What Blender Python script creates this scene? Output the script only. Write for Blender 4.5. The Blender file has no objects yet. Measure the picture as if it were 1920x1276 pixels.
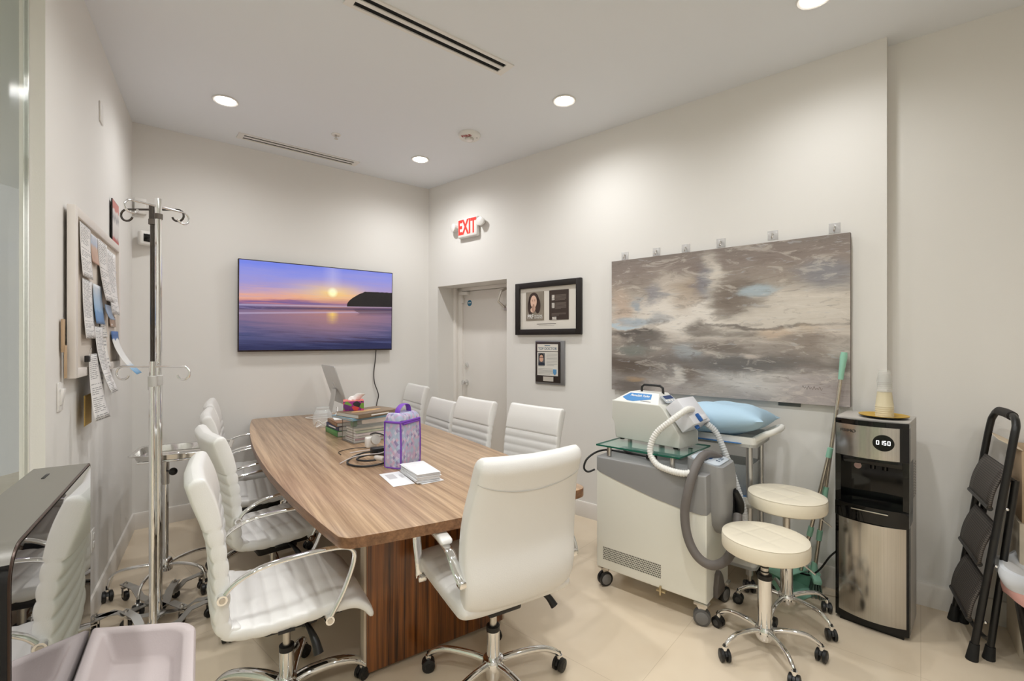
import bpy, bmesh, math, random
from mathutils import Vector, Matrix

SC = bpy.context.scene
COL = SC.collection
PI = math.pi
rnd = random.Random(7)

# ------------------------------------------------------------------ camera, world, exposure
CAM_H = 1.46
cam_data = bpy.data.cameras.new('camera')
cam_data.sensor_width = 36.0
cam_data.lens = 880.0 / 1920.0 * 36.0
cam_data.clip_start = 0.02
cam = bpy.data.objects.new('camera', cam_data)
COL.objects.link(cam)
cam.location = (0, 0, CAM_H)
cam.rotation_euler = (PI / 2, 0, 0)
SC.camera = cam

world = bpy.data.worlds.new('world')
SC.world = world
world.use_nodes = True
world.node_tree.nodes['Background'].inputs[0].default_value = (1.0, 0.97, 0.93, 1)
world.node_tree.nodes['Background'].inputs[1].default_value = 0.3

SC.view_settings.view_transform = 'Standard'
SC.view_settings.look = 'None'
SC.view_settings.gamma = 1.0
SC.view_settings.use_curve_mapping = False
SC.view_settings.exposure = 0.17

CEIL = 3.146
LAMP_W = 56.0            # watts of each recessed downlight's spot
LAMP_COL = (0.98, 0.993, 1.0)
# x, y, share of the full output (lamps close to a wall are dimmed)
LAMPS = [(-2.012, 3.297, 0.58), (0.367, 3.297, 0.85), (-0.853, 4.364, 0.9), (1.489, 2.307, 0.62),
         (-0.84, 2.235, 1.1), (0.34, 1.24, 1.25), (1.55, 0.10, 0.75), (-0.85, 0.15, 1.35), (0.35, -0.85, 1.3), (-0.55, -1.1, 1.3)]  # unseen lamps, added beyond the visible ones of the ceiling grid for fill

# ------------------------------------------------------------------ helpers
def lin(c):
    c /= 255.0
    return c / 12.92 if c <= 0.04045 else ((c + 0.055) / 1.055) ** 2.4

def S(r, g, b, k=1.0):
    return (min(lin(r) / k, 0.93), min(lin(g) / k, 0.93), min(lin(b) / k, 0.93), 1)

MATS = {}

class NG:
    """small shorthand for building node graphs"""
    def __init__(self, mat):
        self.t = mat.node_tree
        self.bsdf = self.t.nodes['Principled BSDF']
    def n(self, kind, **kw):
        nd = self.t.nodes.new(kind)
        for k, v in kw.items():
            setattr(nd, k, v)
        return nd
    def put(self, sock, v):
        if isinstance(v, bpy.types.NodeSocket):
            self.t.links.new(v, sock)
        elif v is not None:
            sock.default_value = v
    def m(self, op, a, b=None, c=None, clamp=False):
        nd = self.n('ShaderNodeMath', operation=op, use_clamp=clamp)
        self.put(nd.inputs[0], a)
        self.put(nd.inputs[1], b)
        self.put(nd.inputs[2], c)
        return nd.outputs[0]
    def mix(self, f, a, b):
        nd = self.n('ShaderNodeMix', data_type='RGBA')
        self.put(nd.inputs[0], f)
        self.put(nd.inputs[6], a)
        self.put(nd.inputs[7], b)
        return nd.outputs[2]
    def ramp(self, f, stops, interp='LINEAR'):
        nd = self.n('ShaderNodeValToRGB')
        cr = nd.color_ramp
        cr.interpolation = interp
        while len(cr.elements) > 1:
            cr.elements.remove(cr.elements[-1])
        cr.elements[0].position = stops[0][0]
        cr.elements[0].color = stops[0][1]
        for p, c in stops[1:]:
            e = cr.elements.new(p)
            e.color = c
        self.put(nd.inputs[0], f)
        return nd.outputs[0]
    def noise(self, vec, scale, detail=3.0, rough=0.5, dist=0.0):
        nd = self.n('ShaderNodeTexNoise')
        self.put(nd.inputs['Vector'], vec)
        nd.inputs['Scale'].default_value = scale
        nd.inputs['Detail'].default_value = detail
        nd.inputs['Roughness'].default_value = rough
        nd.inputs['Distortion'].default_value = dist
        return nd.outputs[0]
    def coords(self, which='Object'):
        return self.n('ShaderNodeTexCoord').outputs[which]
    def mapped(self, vec, scale=(1, 1, 1), rot=(0, 0, 0), loc=(0, 0, 0)):
        nd = self.n('ShaderNodeMapping')
        self.put(nd.inputs[0], vec)
        nd.inputs['Location'].default_value = loc
        nd.inputs['Rotation'].default_value = rot
        nd.inputs['Scale'].default_value = scale
        return nd.outputs[0]
    def xyz(self, vec):
        nd = self.n('ShaderNodeSeparateXYZ')
        self.put(nd.inputs[0], vec)
        return nd.outputs
    def comb(self, x, y, z=0.0):
        nd = self.n('ShaderNodeCombineXYZ')
        self.put(nd.inputs[0], x); self.put(nd.inputs[1], y); self.put(nd.inputs[2], z)
        return nd.outputs[0]
    def bump(self, h, strength=0.2, dist=0.01):
        nd = self.n('ShaderNodeBump')
        nd.inputs['Strength'].default_value = strength
        nd.inputs['Distance'].default_value = dist
        self.put(nd.inputs['Height'], h)
        self.t.links.new(nd.outputs[0], self.bsdf.inputs['Normal'])
    def color(self, c):
        self.put(self.bsdf.inputs['Base Color'], c)

def mat(name, col=(0.8, 0.8, 0.8, 1), rough=0.5, metal=0.0, spec=None, coat=0.0, coat_rough=0.05, trans=0.0,
        ior=None, emit=None, estr=0.0, grain=None, vary=None, alpha=None):
    """plain material with optional surface grain (scale, strength) and tone variation (scale, amount)"""
    if name in MATS:
        return MATS[name]
    m = bpy.data.materials.new(name)
    m.use_nodes = True
    g = NG(m)
    b = g.bsdf
    b.inputs['Base Color'].default_value = col
    b.inputs['Roughness'].default_value = rough
    b.inputs['Metallic'].default_value = metal
    if spec is not None: b.inputs['Specular IOR Level'].default_value = spec
    if ior is not None: b.inputs['IOR'].default_value = ior
    b.inputs['Coat Weight'].default_value = coat
    b.inputs['Coat Roughness'].default_value = coat_rough
    b.inputs['Transmission Weight'].default_value = trans
    if alpha is not None: b.inputs['Alpha'].default_value = alpha
    if emit is not None:
        b.inputs['Emission Color'].default_value = emit
        b.inputs['Emission Strength'].default_value = estr
    if grain:
        g.bump(g.noise(g.coords(), grain[0], 3.0), grain[1], 0.004)
    if vary:
        f = g.noise(g.coords(), vary[0], 4.0)
        a = tuple(max(0, x * (1 - vary[1])) for x in col[:3]) + (1,)
        c = tuple(min(0.95, x * (1 + vary[1])) for x in col[:3]) + (1,)
        g.color(g.ramp(f, [(0.3, a), (0.7, c)]))
    MATS[name] = m
    return m

class MB:
    """collects shapes into one mesh"""
    def __init__(self):
        self.bm = bmesh.new()
        self.mi = 0
        self.uvl = None
    def _done(self, faces):
        for f in faces:
            f.material_index = self.mi
    def box(self, c, s, bev=0.0, seg=2, M=None):
        r = bmesh.ops.create_cube(self.bm, size=1.0)
        vs = r['verts']
        for v in vs:
            v.co = Vector((v.co.x * s[0], v.co.y * s[1], v.co.z * s[2]))
        fs = list({f for v in vs for f in v.link_faces})
        if bev > 0:
            es = list({e for v in vs for e in v.link_edges})
            r2 = bmesh.ops.bevel(self.bm, geom=es, offset=min(bev, 0.49 * min(s)), segments=seg, affect='EDGES', profile=0.5)
            vs = list({v for f in r2['faces'] for v in f.verts} | {v for v in vs if v.is_valid})
            fs = list({f for v in vs for f in v.link_faces})
        T = Matrix.Translation(Vector(c))
        if M is not None: T = T @ M
        for v in vs:
            v.co = T @ v.co
        self._done(fs)
        return self
    def prism(self, pts, z0, z1, M=None, bev=0.0, seg=2):
        """polygon in xy extruded along z, optional matrix"""
        bm = self.bm
        lo = [bm.verts.new((p[0], p[1], z0)) for p in pts]
        hi = [bm.verts.new((p[0], p[1], z1)) for p in pts]
        n = len(pts)
        fs = [bm.faces.new(lo[::-1]), bm.faces.new(hi)]
        for i in range(n):
            j = (i + 1) % n
            fs.append(bm.faces.new((lo[i], lo[j], hi[j], hi[i])))
        vs = lo + hi
        if bev > 0:
            es = list({e for f in fs[:2] for e in f.edges})
            r2 = bmesh.ops.bevel(bm, geom=es, offset=bev, segments=seg, affect='EDGES', profile=0.5)
            vs = list({v for f in r2['faces'] for v in f.verts} | {v for v in vs if v.is_valid})
            fs = list({f for v in vs for f in v.link_faces})
        if M is not None:
            for v in vs: v.co = M @ v.co
        self._done(fs)
        return self
    def lathe(self, prof, n=32, M=None, cap=True):
        bm = self.bm
        rings = []
        allv = []
        for r, z in prof:
            if r < 1e-6:
                v = [bm.verts.new((0, 0, z))]
            else:
                v = [bm.verts.new((r * math.cos(2 * PI * i / n), r * math.sin(2 * PI * i / n), z)) for i in range(n)]
            rings.append(v); allv += v
        fs = []
        for a, b in zip(rings, rings[1:]):
            for i in range(n):
                j = (i + 1) % n
                if len(a) == 1 and len(b) == 1: continue
                if len(a) == 1: fs.append(bm.faces.new((a[0], b[j], b[i])))
                elif len(b) == 1: fs.append(bm.faces.new((a[i], a[j], b[0])))
                else: fs.append(bm.faces.new((a[i], a[j], b[j], b[i])))
        if cap:
            if len(rings[0]) > 1: fs.append(bm.faces.new(rings[0][::-1]))
            if len(rings[-1]) > 1: fs.append(bm.faces.new(rings[-1]))
        if M is not None:
            for v in allv: v.co = M @ v.co
        self._done(fs)
        return self
    def cyl(self, a, b, r, n=20, r2=None):
        a, b = Vector(a), Vector(b)
        d = b - a
        M = Matrix.Translation(a) @ d.to_track_quat('Z', 'Y').to_matrix().to_4x4()
        return self.lathe([(r, 0), (r if r2 is None else r2, d.length)], n, M)
    def ball(self, c, r, n=16, sc=(1, 1, 1)):
        prof = [(r * math.sin(PI * i / (n // 2)), -r * math.cos(PI * i / (n // 2))) for i in range(n // 2 + 1)]
        prof[0] = (0, -r); prof[-1] = (0, r)
        return self.lathe(prof, n, Matrix.Translation(Vector(c)) @ Matrix.Diagonal((*sc, 1)))
    def loft(self, secs, cap=True, closed=False):
        bm = self.bm
        rs = [[bm.verts.new(p) for p in s] for s in secs]
        n = len(rs[0])
        fs = []
        pairs = list(zip(rs, rs[1:])) + ([(rs[-1], rs[0])] if closed else [])
        for a, b in pairs:
            for i in range(n):
                j = (i + 1) % n
                fs.append(bm.faces.new((a[i], a[j], b[j], b[i])))
        if cap and not closed:
            fs.append(bm.faces.new(rs[0][::-1])); fs.append(bm.faces.new(rs[-1]))
        self._done(fs)
        return self
    def tube(self, path, r, n=10, ref=None, rb=None, closed=False, smooth=0):
        P = [Vector(p) for p in path]
        if smooth: P = spline(P, smooth, closed)
        m = len(P)
        secs = []
        prev = None
        for i, p in enumerate(P):
            if closed: t = (P[(i + 1) % m] - P[i - 1]).normalized()
            else: t = (P[min(i + 1, m - 1)] - P[max(i - 1, 0)]).normalized()
            if ref is not None: u = Vector(ref)
            elif prev is None: u = Vector((0, 0, 1)) if abs(t.z) < 0.9 else Vector((1, 0, 0))
            else: u = prev
            u = (u - t * u.dot(t))
            if u.length < 1e-5: u = Vector((0, 1, 0)) - t * t.y
            u.normalize()
            prev = u
            w = t.cross(u)
            ra = r[i * (len(r) - 1) // max(m - 1, 1)] if isinstance(r, (list, tuple)) else r
            if isinstance(r, (list, tuple)):
                f = i / max(m - 1, 1) * (len(r) - 1); k = min(int(f), len(r) - 2); ra = r[k] + (r[k + 1] - r[k]) * (f - k)
            q = ra if rb is None else (rb if not isinstance(rb, (list, tuple)) else rb[0] + (rb[1] - rb[0]) * i / (m - 1))
            secs.append([p + u * (ra * math.cos(2 * PI * k / n)) + w * (q * math.sin(2 * PI * k / n)) for k in range(n)])
        return self.loft(secs, True, closed)
    def quad(self, pts, uv=True):
        bm = self.bm
        f = bm.faces.new([bm.verts.new(p) for p in pts])
        f.material_index = self.mi
        if uv:
            L = bm.loops.layers.uv.verify()
            for lp, c in zip(f.loops, ((0, 0), (1, 0), (1, 1), (0, 1))): lp[L].uv = c
        return self
    def grid(self, fn, nu, nv):
        """surface from fn(u, v) with uv coordinates"""
        bm = self.bm
        L = bm.loops.layers.uv.verify()
        V = [[bm.verts.new(fn(i / nu, j / nv)) for j in range(nv + 1)] for i in range(nu + 1)]
        for i in range(nu):
            for j in range(nv):
                f = bm.faces.new((V[i][j], V[i + 1][j], V[i + 1][j + 1], V[i][j + 1]))
                f.material_index = self.mi
                for lp, c in zip(f.loops, ((i, j), (i + 1, j), (i + 1, j + 1), (i, j + 1))):
                    lp[L].uv = (c[0] / nu, c[1] / nv)
        return self
    def build(self, name, mats, parent=None, sharp=38, loc=None, rz=None, fix=True):
        bm = self.bm
        if fix: bmesh.ops.recalc_face_normals(bm, faces=bm.faces)
        me = bpy.data.meshes.new(name)
        bm.to_mesh(me); bm.free()
        for p in me.polygons: p.use_smooth = True
        me.set_sharp_from_angle(angle=math.radians(sharp))
        for m in (mats if isinstance(mats, (list, tuple)) else [mats]): me.materials.append(m)
        o = bpy.data.objects.new(name, me)
        COL.objects.link(o)
        if parent is not None: o.parent = parent
        if loc is not None: o.location = loc
        if rz is not None: o.rotation_euler = (0, 0, rz)
        return o

def spline(P, k, closed=False):
    P = [Vector(p) for p in P]
    out = []
    n = len(P)
    rng = range(n) if closed else range(n - 1)
    for i in rng:
        if closed: a, b, c, d = P[i - 1], P[i], P[(i + 1) % n], P[(i + 2) % n]
        else: a, b, c, d = P[max(i - 1, 0)], P[i], P[i + 1], P[min(i + 2, n - 1)]
        for j in range(k):
            t = j / k
            out.append(0.5 * ((2 * b) + (c - a) * t + (2 * a - 5 * b + 4 * c - d) * t * t + (3 * b - a - 3 * c + d) * t ** 3))
    if not closed: out.append(P[-1])
    return out

def adopt(o, t):
    """make a mesh built in world coordinates a part of thing t"""
    M = Matrix.Translation(t.location) @ t.rotation_euler.to_matrix().to_4x4()
    o.data.transform(M.inverted())
    o.parent = t
    return o

def tag(o, label, cat, group=None):
    o['label'] = label; o['category'] = cat
    if group: o['group'] = group
    return o

def thing(name, label, cat, loc=(0, 0, 0), rz=0.0, group=None):
    o = bpy.data.objects.new(name, None)
    o.empty_display_size = 0.1
    COL.objects.link(o)
    o.location = loc; o.rotation_euler = (0, 0, rz)
    return tag(o, label, cat, group)

def struct(o):
    o['kind'] = 'structure'
    return o

def dup(root, loc, rz, label):
    r = root.copy(); COL.objects.link(r)
    r.location = loc; r.rotation_euler = (0, 0, rz); r['label'] = label
    for ch in list(root.children):
        c = ch.copy(); COL.objects.link(c); c.parent = r
        for gch in list(ch.children):
            d = gch.copy(); COL.objects.link(d); d.parent = c
    return r

def text(body, size, m, parent, loc, rot=(PI / 2, 0, 0), align='CENTER', extrude=0.0006, name='lettering', sx=1.0, bold=0.0, shear=0.0):
    cu = bpy.data.curves.new(name, 'FONT')
    cu.body = body; cu.size = size; cu.align_x = align; cu.align_y = 'CENTER'; cu.extrude = extrude; cu.offset = bold; cu.shear = shear
    t = bpy.data.objects.new('tmp', cu)
    COL.objects.link(t)
    dg = bpy.context.evaluated_depsgraph_get()
    me = bpy.data.meshes.new_from_object(t.evaluated_get(dg))
    COL.objects.unlink(t); bpy.data.objects.remove(t)
    me.name = name
    me.materials.clear(); me.materials.append(m)
    o = bpy.data.objects.new(name, me)
    COL.objects.link(o)
    if parent is not None: o.parent = parent
    o.location = loc; o.rotation_euler = rot; o.scale = (sx, 1, 1)
    return o

def facing(fx, fy):
    """rotation that turns local +y into the direction (fx, fy)"""
    return math.atan2(-fx, fy)

def rrect(w, d, r, k=6, cx=0.0, cy=0.0):
    pts = []
    for (sx, sy, a0) in ((1, 1, 0), (-1, 1, 90), (-1, -1, 180), (1, -1, 270)):
        for i in range(k + 1):
            a = math.radians(a0 + 90 * i / k)
            pts.append((cx + sx * (w / 2 - r) + r * math.cos(a), cy + sy * (d / 2 - r) + r * math.sin(a)))
    return pts

def RX(a): return Matrix.Rotation(a, 4, 'X')
def RY(a): return Matrix.Rotation(a, 4, 'Y')
def RZ(a): return Matrix.Rotation(a, 4, 'Z')
def TR(x, y, z): return Matrix.Translation(Vector((x, y, z)))

# ------------------------------------------------------------------ walls of the place (plan coordinates)
PA, PB, PC, PD = (-2.929, 3.620), (-0.929, 5.231), (2.083, 2.608), (-2.120, 2.3255)
PS, PS2 = (2.153, 2.696), (2.575, 2.360)
def frame_of(a, b):
    l = math.hypot(b[0] - a[0], b[1] - a[1])
    return (a, ((b[0] - a[0]) / l, (b[1] - a[1]) / l))
WALL = {'back': frame_of(PA, PB), 'right': frame_of(PB, PC), 'left': frame_of(PD, PA), 'set': frame_of(PS, PS2)}
def on_wall(w, s, h, off=0.0):
    """point at s metres along a wall, h above the floor, off metres in front of it"""
    (o, u) = WALL[w]
    n = (-u[1], u[0])
    return (o[0] + u[0] * s - n[0] * off, o[1] + u[1] * s - n[1] * off, h)
def wall_rz(w):
    u = WALL[w][1]
    return math.atan2(u[1], u[0])
def wall_mb(mb, w, s0, s1, h0, h1, y0, y1, bev=0.0):
    """box in a wall's frame: y0..y1 run outwards from the wall face"""
    (o, u) = WALL[w]
    M = TR(o[0], o[1], 0) @ RZ(math.atan2(u[1], u[0]))
    mb.box((0, 0, 0), (s1 - s0, y1 - y0, h1 - h0), bev, 2, M=None)
    vs = mb.bm.verts
    return M, ((s0 + s1) / 2, (y0 + y1) / 2, (h0 + h1) / 2)
def wbox(mb, w, s0, s1, h0, h1, y0, y1, bev=0.0):
    (o, u) = WALL[w]
    M = TR(o[0], o[1], 0) @ RZ(math.atan2(u[1], u[0])) @ TR((s0 + s1) / 2, (y0 + y1) / 2, (h0 + h1) / 2)
    mb.box((0, 0, 0), (s1 - s0, y1 - y0, h1 - h0), bev, 2, M=M)

# ------------------------------------------------------------------ shared materials
M_wall = mat('wall paint', S(234, 231, 226), 0.75, grain=(180, 0.06))
M_ceil = mat('ceiling paint', S(236, 239, 243), 0.85, grain=(150, 0.05))
M_trim = mat('trim paint', S(228, 222, 214), 0.4)
M_door = mat('door paint', S(238, 233, 226), 0.5)
M_leather = mat('white leather', S(236, 234, 230), 0.36, coat=0.15, coat_rough=0.25, grain=(260, 0.10))
M_cream = mat('cream leather', S(240, 230, 208), 0.36, coat=0.15, coat_rough=0.25, grain=(260, 0.08))
M_chrome = mat('chrome', (0.86, 0.86, 0.86, 1), 0.06, 1.0)
M_brushed = mat('satin nickel', (0.62, 0.59, 0.55, 1), 0.28, 1.0)
M_steelbar = mat('zinc plated steel', (0.42, 0.41, 0.39, 1), 0.38, 0.9)
M_black = mat('black plastic', S(24, 23, 23), 0.42)
M_blackgloss = mat('black gloss plastic', S(6, 6, 7), 0.06, spec=0.4)
M_grayplastic = mat('grey plastic', S(120, 118, 116), 0.45)
M_whiteplastic = mat('white plastic', S(236, 233, 228), 0.38)
M_paper = mat('paper', S(240, 238, 234), 0.7)
M_rubber = mat('grey rubber', S(92, 90, 88), 0.6)
M_slot = mat('dark void', S(8, 8, 8), 0.9)
M_gold = mat('gold lacquer', S(214, 170, 40), 0.35, 0.3)
M_mint = mat('mint plastic', S(152, 204, 180), 0.45)

def wood(name, dark, light, rough, axis, scale, coat=0.2):
    m = bpy.data.materials.new(name); m.use_nodes = True
    g = NG(m)
    sc = {'x': (0.6, 22, 22), 'y': (14, 0.55, 14), 'z': (26, 26, 0.5)}[axis]
    v = g.mapped(g.coords(), tuple(k * scale for k in sc))
    a = g.noise(v, 1.6, 6.0, 0.62, 0.35)
    b = g.noise(g.mapped(v, (3.2, 3.2, 3.2)), 2.3, 3.0, 0.6)
    f = g.m('ADD', g.m('MULTIPLY', a, 0.75), g.m('MULTIPLY', b, 0.25))
    mid = tuple((x + y) / 2 for x, y in zip(dark, light))
    g.color(g.ramp(f, [(0.36, dark), (0.5, mid), (0.63, light)]))
    g.bsdf.inputs['Roughness'].default_value = rough
    g.bsdf.inputs['Coat Weight'].default_value = coat
    g.bsdf.inputs['Coat Roughness'].default_value = 0.15
    return m
M_walnut = wood('light walnut laminate', S(138, 106, 78), S(202, 170, 136), 0.34, 'x', 1.0)
M_edge = wood('walnut edge band', S(104, 70, 44), S(150, 108, 74), 0.4, 'x', 1.0)
M_panelwood = wood('dark walnut panel', S(44, 18, 5), S(166, 100, 46), 0.3, 'z', 1.0, 0.3)

def floor_material():
    m = bpy.data.materials.new('polished cream tile'); m.use_nodes = True
    g = NG(m)
    co = g.coords()
    rot = g.mapped(co, (1, 1, 1), (0, 0, math.radians(41.05)))
    big = g.noise(co, 1.1, 3.0, 0.5, 0.0)
    fine = g.noise(co, 4.0, 3.0, 0.5, 0.0)
    base = g.ramp(g.m('ADD', g.m('MULTIPLY', big, 0.7), g.m('MULTIPLY', fine, 0.3)),
                  [(0.25, S(218, 198, 170)), (0.5, S(227, 210, 185)), (0.75, S(234, 218, 196))])
    br = g.n('ShaderNodeTexBrick')
    g.put(br.inputs['Vector'], rot)
    br.offset = 0.0
    br.inputs['Scale'].default_value = 1.0
    br.inputs['Mortar Size'].default_value = 0.0016
    br.inputs['Mortar Smooth'].default_value = 0.5
    br.inputs['Brick Width'].default_value = 0.9
    br.inputs['Row Height'].default_value = 0.9
    g.color(g.mix(g.m('MULTIPLY', br.outputs['Fac'], 0.35), base, S(160, 136, 108)))
    g.put(g.bsdf.inputs['Roughness'], g.m('MULTIPLY_ADD', fine, 0.12, 0.17))
    g.bsdf.inputs['Specular IOR Level'].default_value = 0.5
    return m
M_floor = floor_material()

# ------------------------------------------------------------------ room shell
mb = MB(); mb.box((0, 2.0, -0.05), (11, 10, 0.1)); struct(mb.build('floor', M_floor))
mb = MB(); mb.box((0, 2.0, CEIL + 0.06), (11, 10, 0.12)); struct(mb.build('ceiling', M_ceil))

L_back = math.hypot(PB[0] - PA[0], PB[1] - PA[1])
L_right = math.hypot(PC[0] - PB[0], PC[1] - PB[1])
L_left = math.hypot(PA[0] - PD[0], PA[1] - PD[1])
DS0, DS1, DH = 0.158, 1.165, 2.046          # doorway in the right wall
RT = 0.36                                    # right wall thickness at the doorway
LS0 = -0.614                                 # near end of the left wall
mb = MB(); wbox(mb, 'back', -0.12, L_back + 0.12, 0, CEIL, 0, 0.12); struct(mb.build('wall_back', M_wall))
mb = MB()
wbox(mb, 'right', 0.0, DS0, 0, CEIL, 0, RT)
wbox(mb, 'right', DS1, L_right, 0, CEIL, 0, RT)
wbox(mb, 'right', DS0, DS1, DH, CEIL, 0, RT)
struct(mb.build('wall_right', M_wall))
mb = MB(); wbox(mb, 'set', -0.02, 3.6, 0, CEIL, 0, 0.12); struct(mb.build('wall_alcove', M_wall))
mb = MB(); wbox(mb, 'left', LS0, L_left, 0, CEIL, 0, 0.072); struct(mb.build('wall_left', M_wall))
mb = MB(); mb.box((0.2, -1.75, CEIL / 2), (9.4, 0.1, CEIL)); struct(mb.build('wall_rear', M_wall))
mb = MB(); mb.box((4.9, 1.0, CEIL / 2), (0.1, 5.4, CEIL)); struct(mb.build('wall_side', M_wall))
M_hall = mat('hall paint', S(214, 220, 204), 0.7)
mb = MB(); wbox(mb, 'left', -4.2, 1.2, 0, CEIL, 1.25, 1.35); struct(mb.build('wall_hall', M_hall))

# baseboards
def base_run(mb, w, s0, s1, y=0.0):
    (o, u) = WALL[w]
    M = TR(o[0], o[1], 0) @ RZ(math.atan2(u[1], u[0]))
    prof = [(0, 0), (-0.016, 0), (-0.016, 0.112), (-0.010, 0.124), (0, 0.126)]
    secs = [[M @ Vector((s, p[0] + y, p[1])) for p in prof] for s in (s0, s1)]
    mb.loft(secs)
mb = MB(); base_run(mb, 'back', 0.0, L_back); struct(mb.build('baseboard_back', M_trim))
mb = MB(); base_run(mb, 'right', 0, DS0); base_run(mb, 'right', DS1, L_right + 0.016); struct(mb.build('baseboard_right', M_trim))
mb = MB(); base_run(mb, 'set', 0.0, 3.6); struct(mb.build('baseboard_alcove', M_trim))
mb = MB(); base_run(mb, 'left', LS0, L_left); struct(mb.build('baseboard_left', M_trim))

# glass wall next to the left wall's end
M_glass = mat('green tinted glass', (0.62, 0.74, 0.62, 1), 0.015, ior=1.45, alpha=0.14)
M_glassedge = mat('polished glass edge', (0.35, 0.55, 0.47, 1), 0.05, trans=0.6, ior=1.45)
mb = MB(); wbox(mb, 'left', -3.6, LS0 - 0.004, 0.0, CEIL, 0.046, 0.058, 0.002)
gw = struct(mb.build('window_1', M_glass))
mb = MB(); wbox(mb, 'left', LS0 - 0.004, LS0 - 0.0005, 0.0, CEIL, 0.044, 0.060); mb.build('glass_gasket', M_chrome, gw)

# ------------------------------------------------------------------ doorway
rzr = wall_rz('right')
def frame_loc(w): return (WALL[w][0][0], WALL[w][0][1], 0)
dr = bpy.data.objects.new('door_1', None); COL.objects.link(dr); dr['kind'] = 'structure'
dr.location = frame_loc('right'); dr.rotation_euler = (0, 0, rzr)
DY = 0.285                                    # plane of the door leaf behind the wall face
mb = MB(); mb.box(((0.262 + 1.09) / 2, DY + 0.022, 1.005), (1.09 - 0.262, 0.044, 2.0), 0.002); leaf = mb.build('door_leaf', M_door, dr)
mb = MB()
mb.box((DS0 + 0.052, DY + 0.03, DH / 2), (0.104, 0.11, DH), 0.003)
mb.box((DS1 - 0.037, DY + 0.03, DH / 2), (0.074, 0.11, DH), 0.003)
mb.box(((DS0 + DS1) / 2, DY + 0.03, DH - 0.018), (DS1 - DS0, 0.11, 0.036), 0.003)
mb.box((DS0 + 0.02, DY - 0.045, DH / 2), (0.04, 0.04, DH), 0.003)
mb.build('door_frame', M_door, dr)
mb = MB()
mb.lathe([(0.031, 0), (0.031, 0.006), (0.012, 0.010), (0.011, 0.035), (0.024, 0.042), (0.029, 0.055), (0.024, 0.068), (0, 0.072)], 24, TR(0.318, DY, 0.995) @ RX(PI / 2))
mb.build('door_knob', M_chrome, leaf)
mb = MB()
mb.lathe([(0.030, 0), (0.030, 0.008), (0.026, 0.016), (0.012, 0.018), (0, 0.019)], 24, TR(0.318, DY, 1.185) @ RX(PI / 2))
mb.box((0.318, DY - 0.022, 1.185), (0.012, 0.012, 0.036), 0.003)
mb.build('deadbolt', M_chrome, leaf)
mb = MB(); mb.box((0.30, DY - 0.022, 1.985), (0.125, 0.044, 0.034), 0.004); mb.build('magnet_lock', M_whiteplastic, dr)
mb = MB(); mb.box((0.262, DY - 0.015, 1.905), (0.03, 0.03, 0.06), 0.004); mb.build('door_contact', M_whiteplastic, dr)
mb = MB(); mb.lathe([(0.034, 0), (0.034, 0.0015)], 28, TR(0.36, DY, 1.875) @ RX(PI / 2)); stk = mb.build('door_sticker', mat('sticker blue', S(52, 118, 150), 0.5), leaf)
mb = MB(); mb.box((0.36, DY - 0.0018, 1.878), (0.044, 0.0006, 0.009)); mb.build('print', M_paper, stk)
mb = MB()
mb.box((0.985, DY - 0.03, 1.80), (0.20, 0.05, 0.055), 0.006)
mb.tube([(0.93, DY - 0.06, 1.80), (0.90, DY - 0.12, 1.86), (0.925, DY - 0.10, 1.97)], 0.013, 8)
mb.cyl((0.925, DY - 0.10, 1.96), (0.925, DY - 0.02, 1.995), 0.013)
mb.build('door_closer', M_brushed, dr)

# ------------------------------------------------------------------ ceiling fittings
M_lens = mat('lamp lens', (1, 1, 1, 1), 0.4, emit=(1.0, 0.96, 0.9, 1), estr=14.0)
LABELS = ['glowing round recessed downlight in the ceiling above the tall drip stands',
          'glowing round recessed downlight in the ceiling above the framed book covers',
          'glowing round recessed downlight between the exit sign and the short ceiling vent',
          'glowing round recessed downlight cut by the top edge, above the abstract painting']
def downlight(i, x, y, share):
    lab = LABELS[i] if i < len(LABELS) else 'unseen recessed downlight added outside the view as fill light'
    t = thing('ceiling_downlight', lab, 'ceiling light', (x, y, CEIL), 0, 'recessed downlights')
    mb = MB(); mb.lathe([(0.078, 0.0), (0.082, -0.004), (0.076, -0.009), (0.064, -0.006), (0.063, 0.0)], 36, cap=False); mb.build('trim_ring', M_whiteplastic, t)
    mb = MB(); mb.lathe([(0.0635, -0.003), (0.05, -0.012), (0.025, -0.018), (0, -0.019)], 36, cap=False); mb.build('lens', M_lens, t)
    ld = bpy.data.lights.new('downlight_lamp', 'SPOT')
    ld.energy = LAMP_W * share; ld.color = LAMP_COL; ld.spot_size = math.radians(166); ld.spot_blend = 1.0; ld.shadow_soft_size = 0.06
    lo = bpy.data.objects.new('downlight_lamp', ld); COL.objects.link(lo); lo.parent = t; lo.location = (0, 0, -0.03)
for i, (x, y, q) in enumerate(LAMPS): downlight(i, x, y, q)
# unseen downlight, added to light up the hall behind the glass
t = thing('ceiling_downlight', 'unseen downlight added to brighten the hall behind the glass wall', 'ceiling light', (-2.75, 0.75, CEIL), 0, 'recessed downlights')
mb = MB(); mb.lathe([(0.078, 0.0), (0.082, -0.004), (0.076, -0.009), (0.064, -0.006), (0.063, 0.0)], 36, cap=False); mb.build('trim_ring', M_whiteplastic, t)
mb = MB(); mb.lathe([(0.0635, -0.003), (0.05, -0.012), (0.025, -0.018), (0, -0.019)], 36, cap=False); mb.build('lens', M_lens, t)
ld = bpy.data.lights.new('hall_fill_lamp', 'SPOT'); ld.energy = LAMP_W * 6.0; ld.color = (1.0, 0.99, 0.90); ld.spot_size = math.radians(150); ld.spot_blend = 0.6; ld.shadow_soft_size = 0.06
lo = bpy.data.objects.new('hall_fill_lamp', ld); COL.objects.link(lo); lo.parent = t; lo.location = (0, 0, -0.03)

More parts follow.
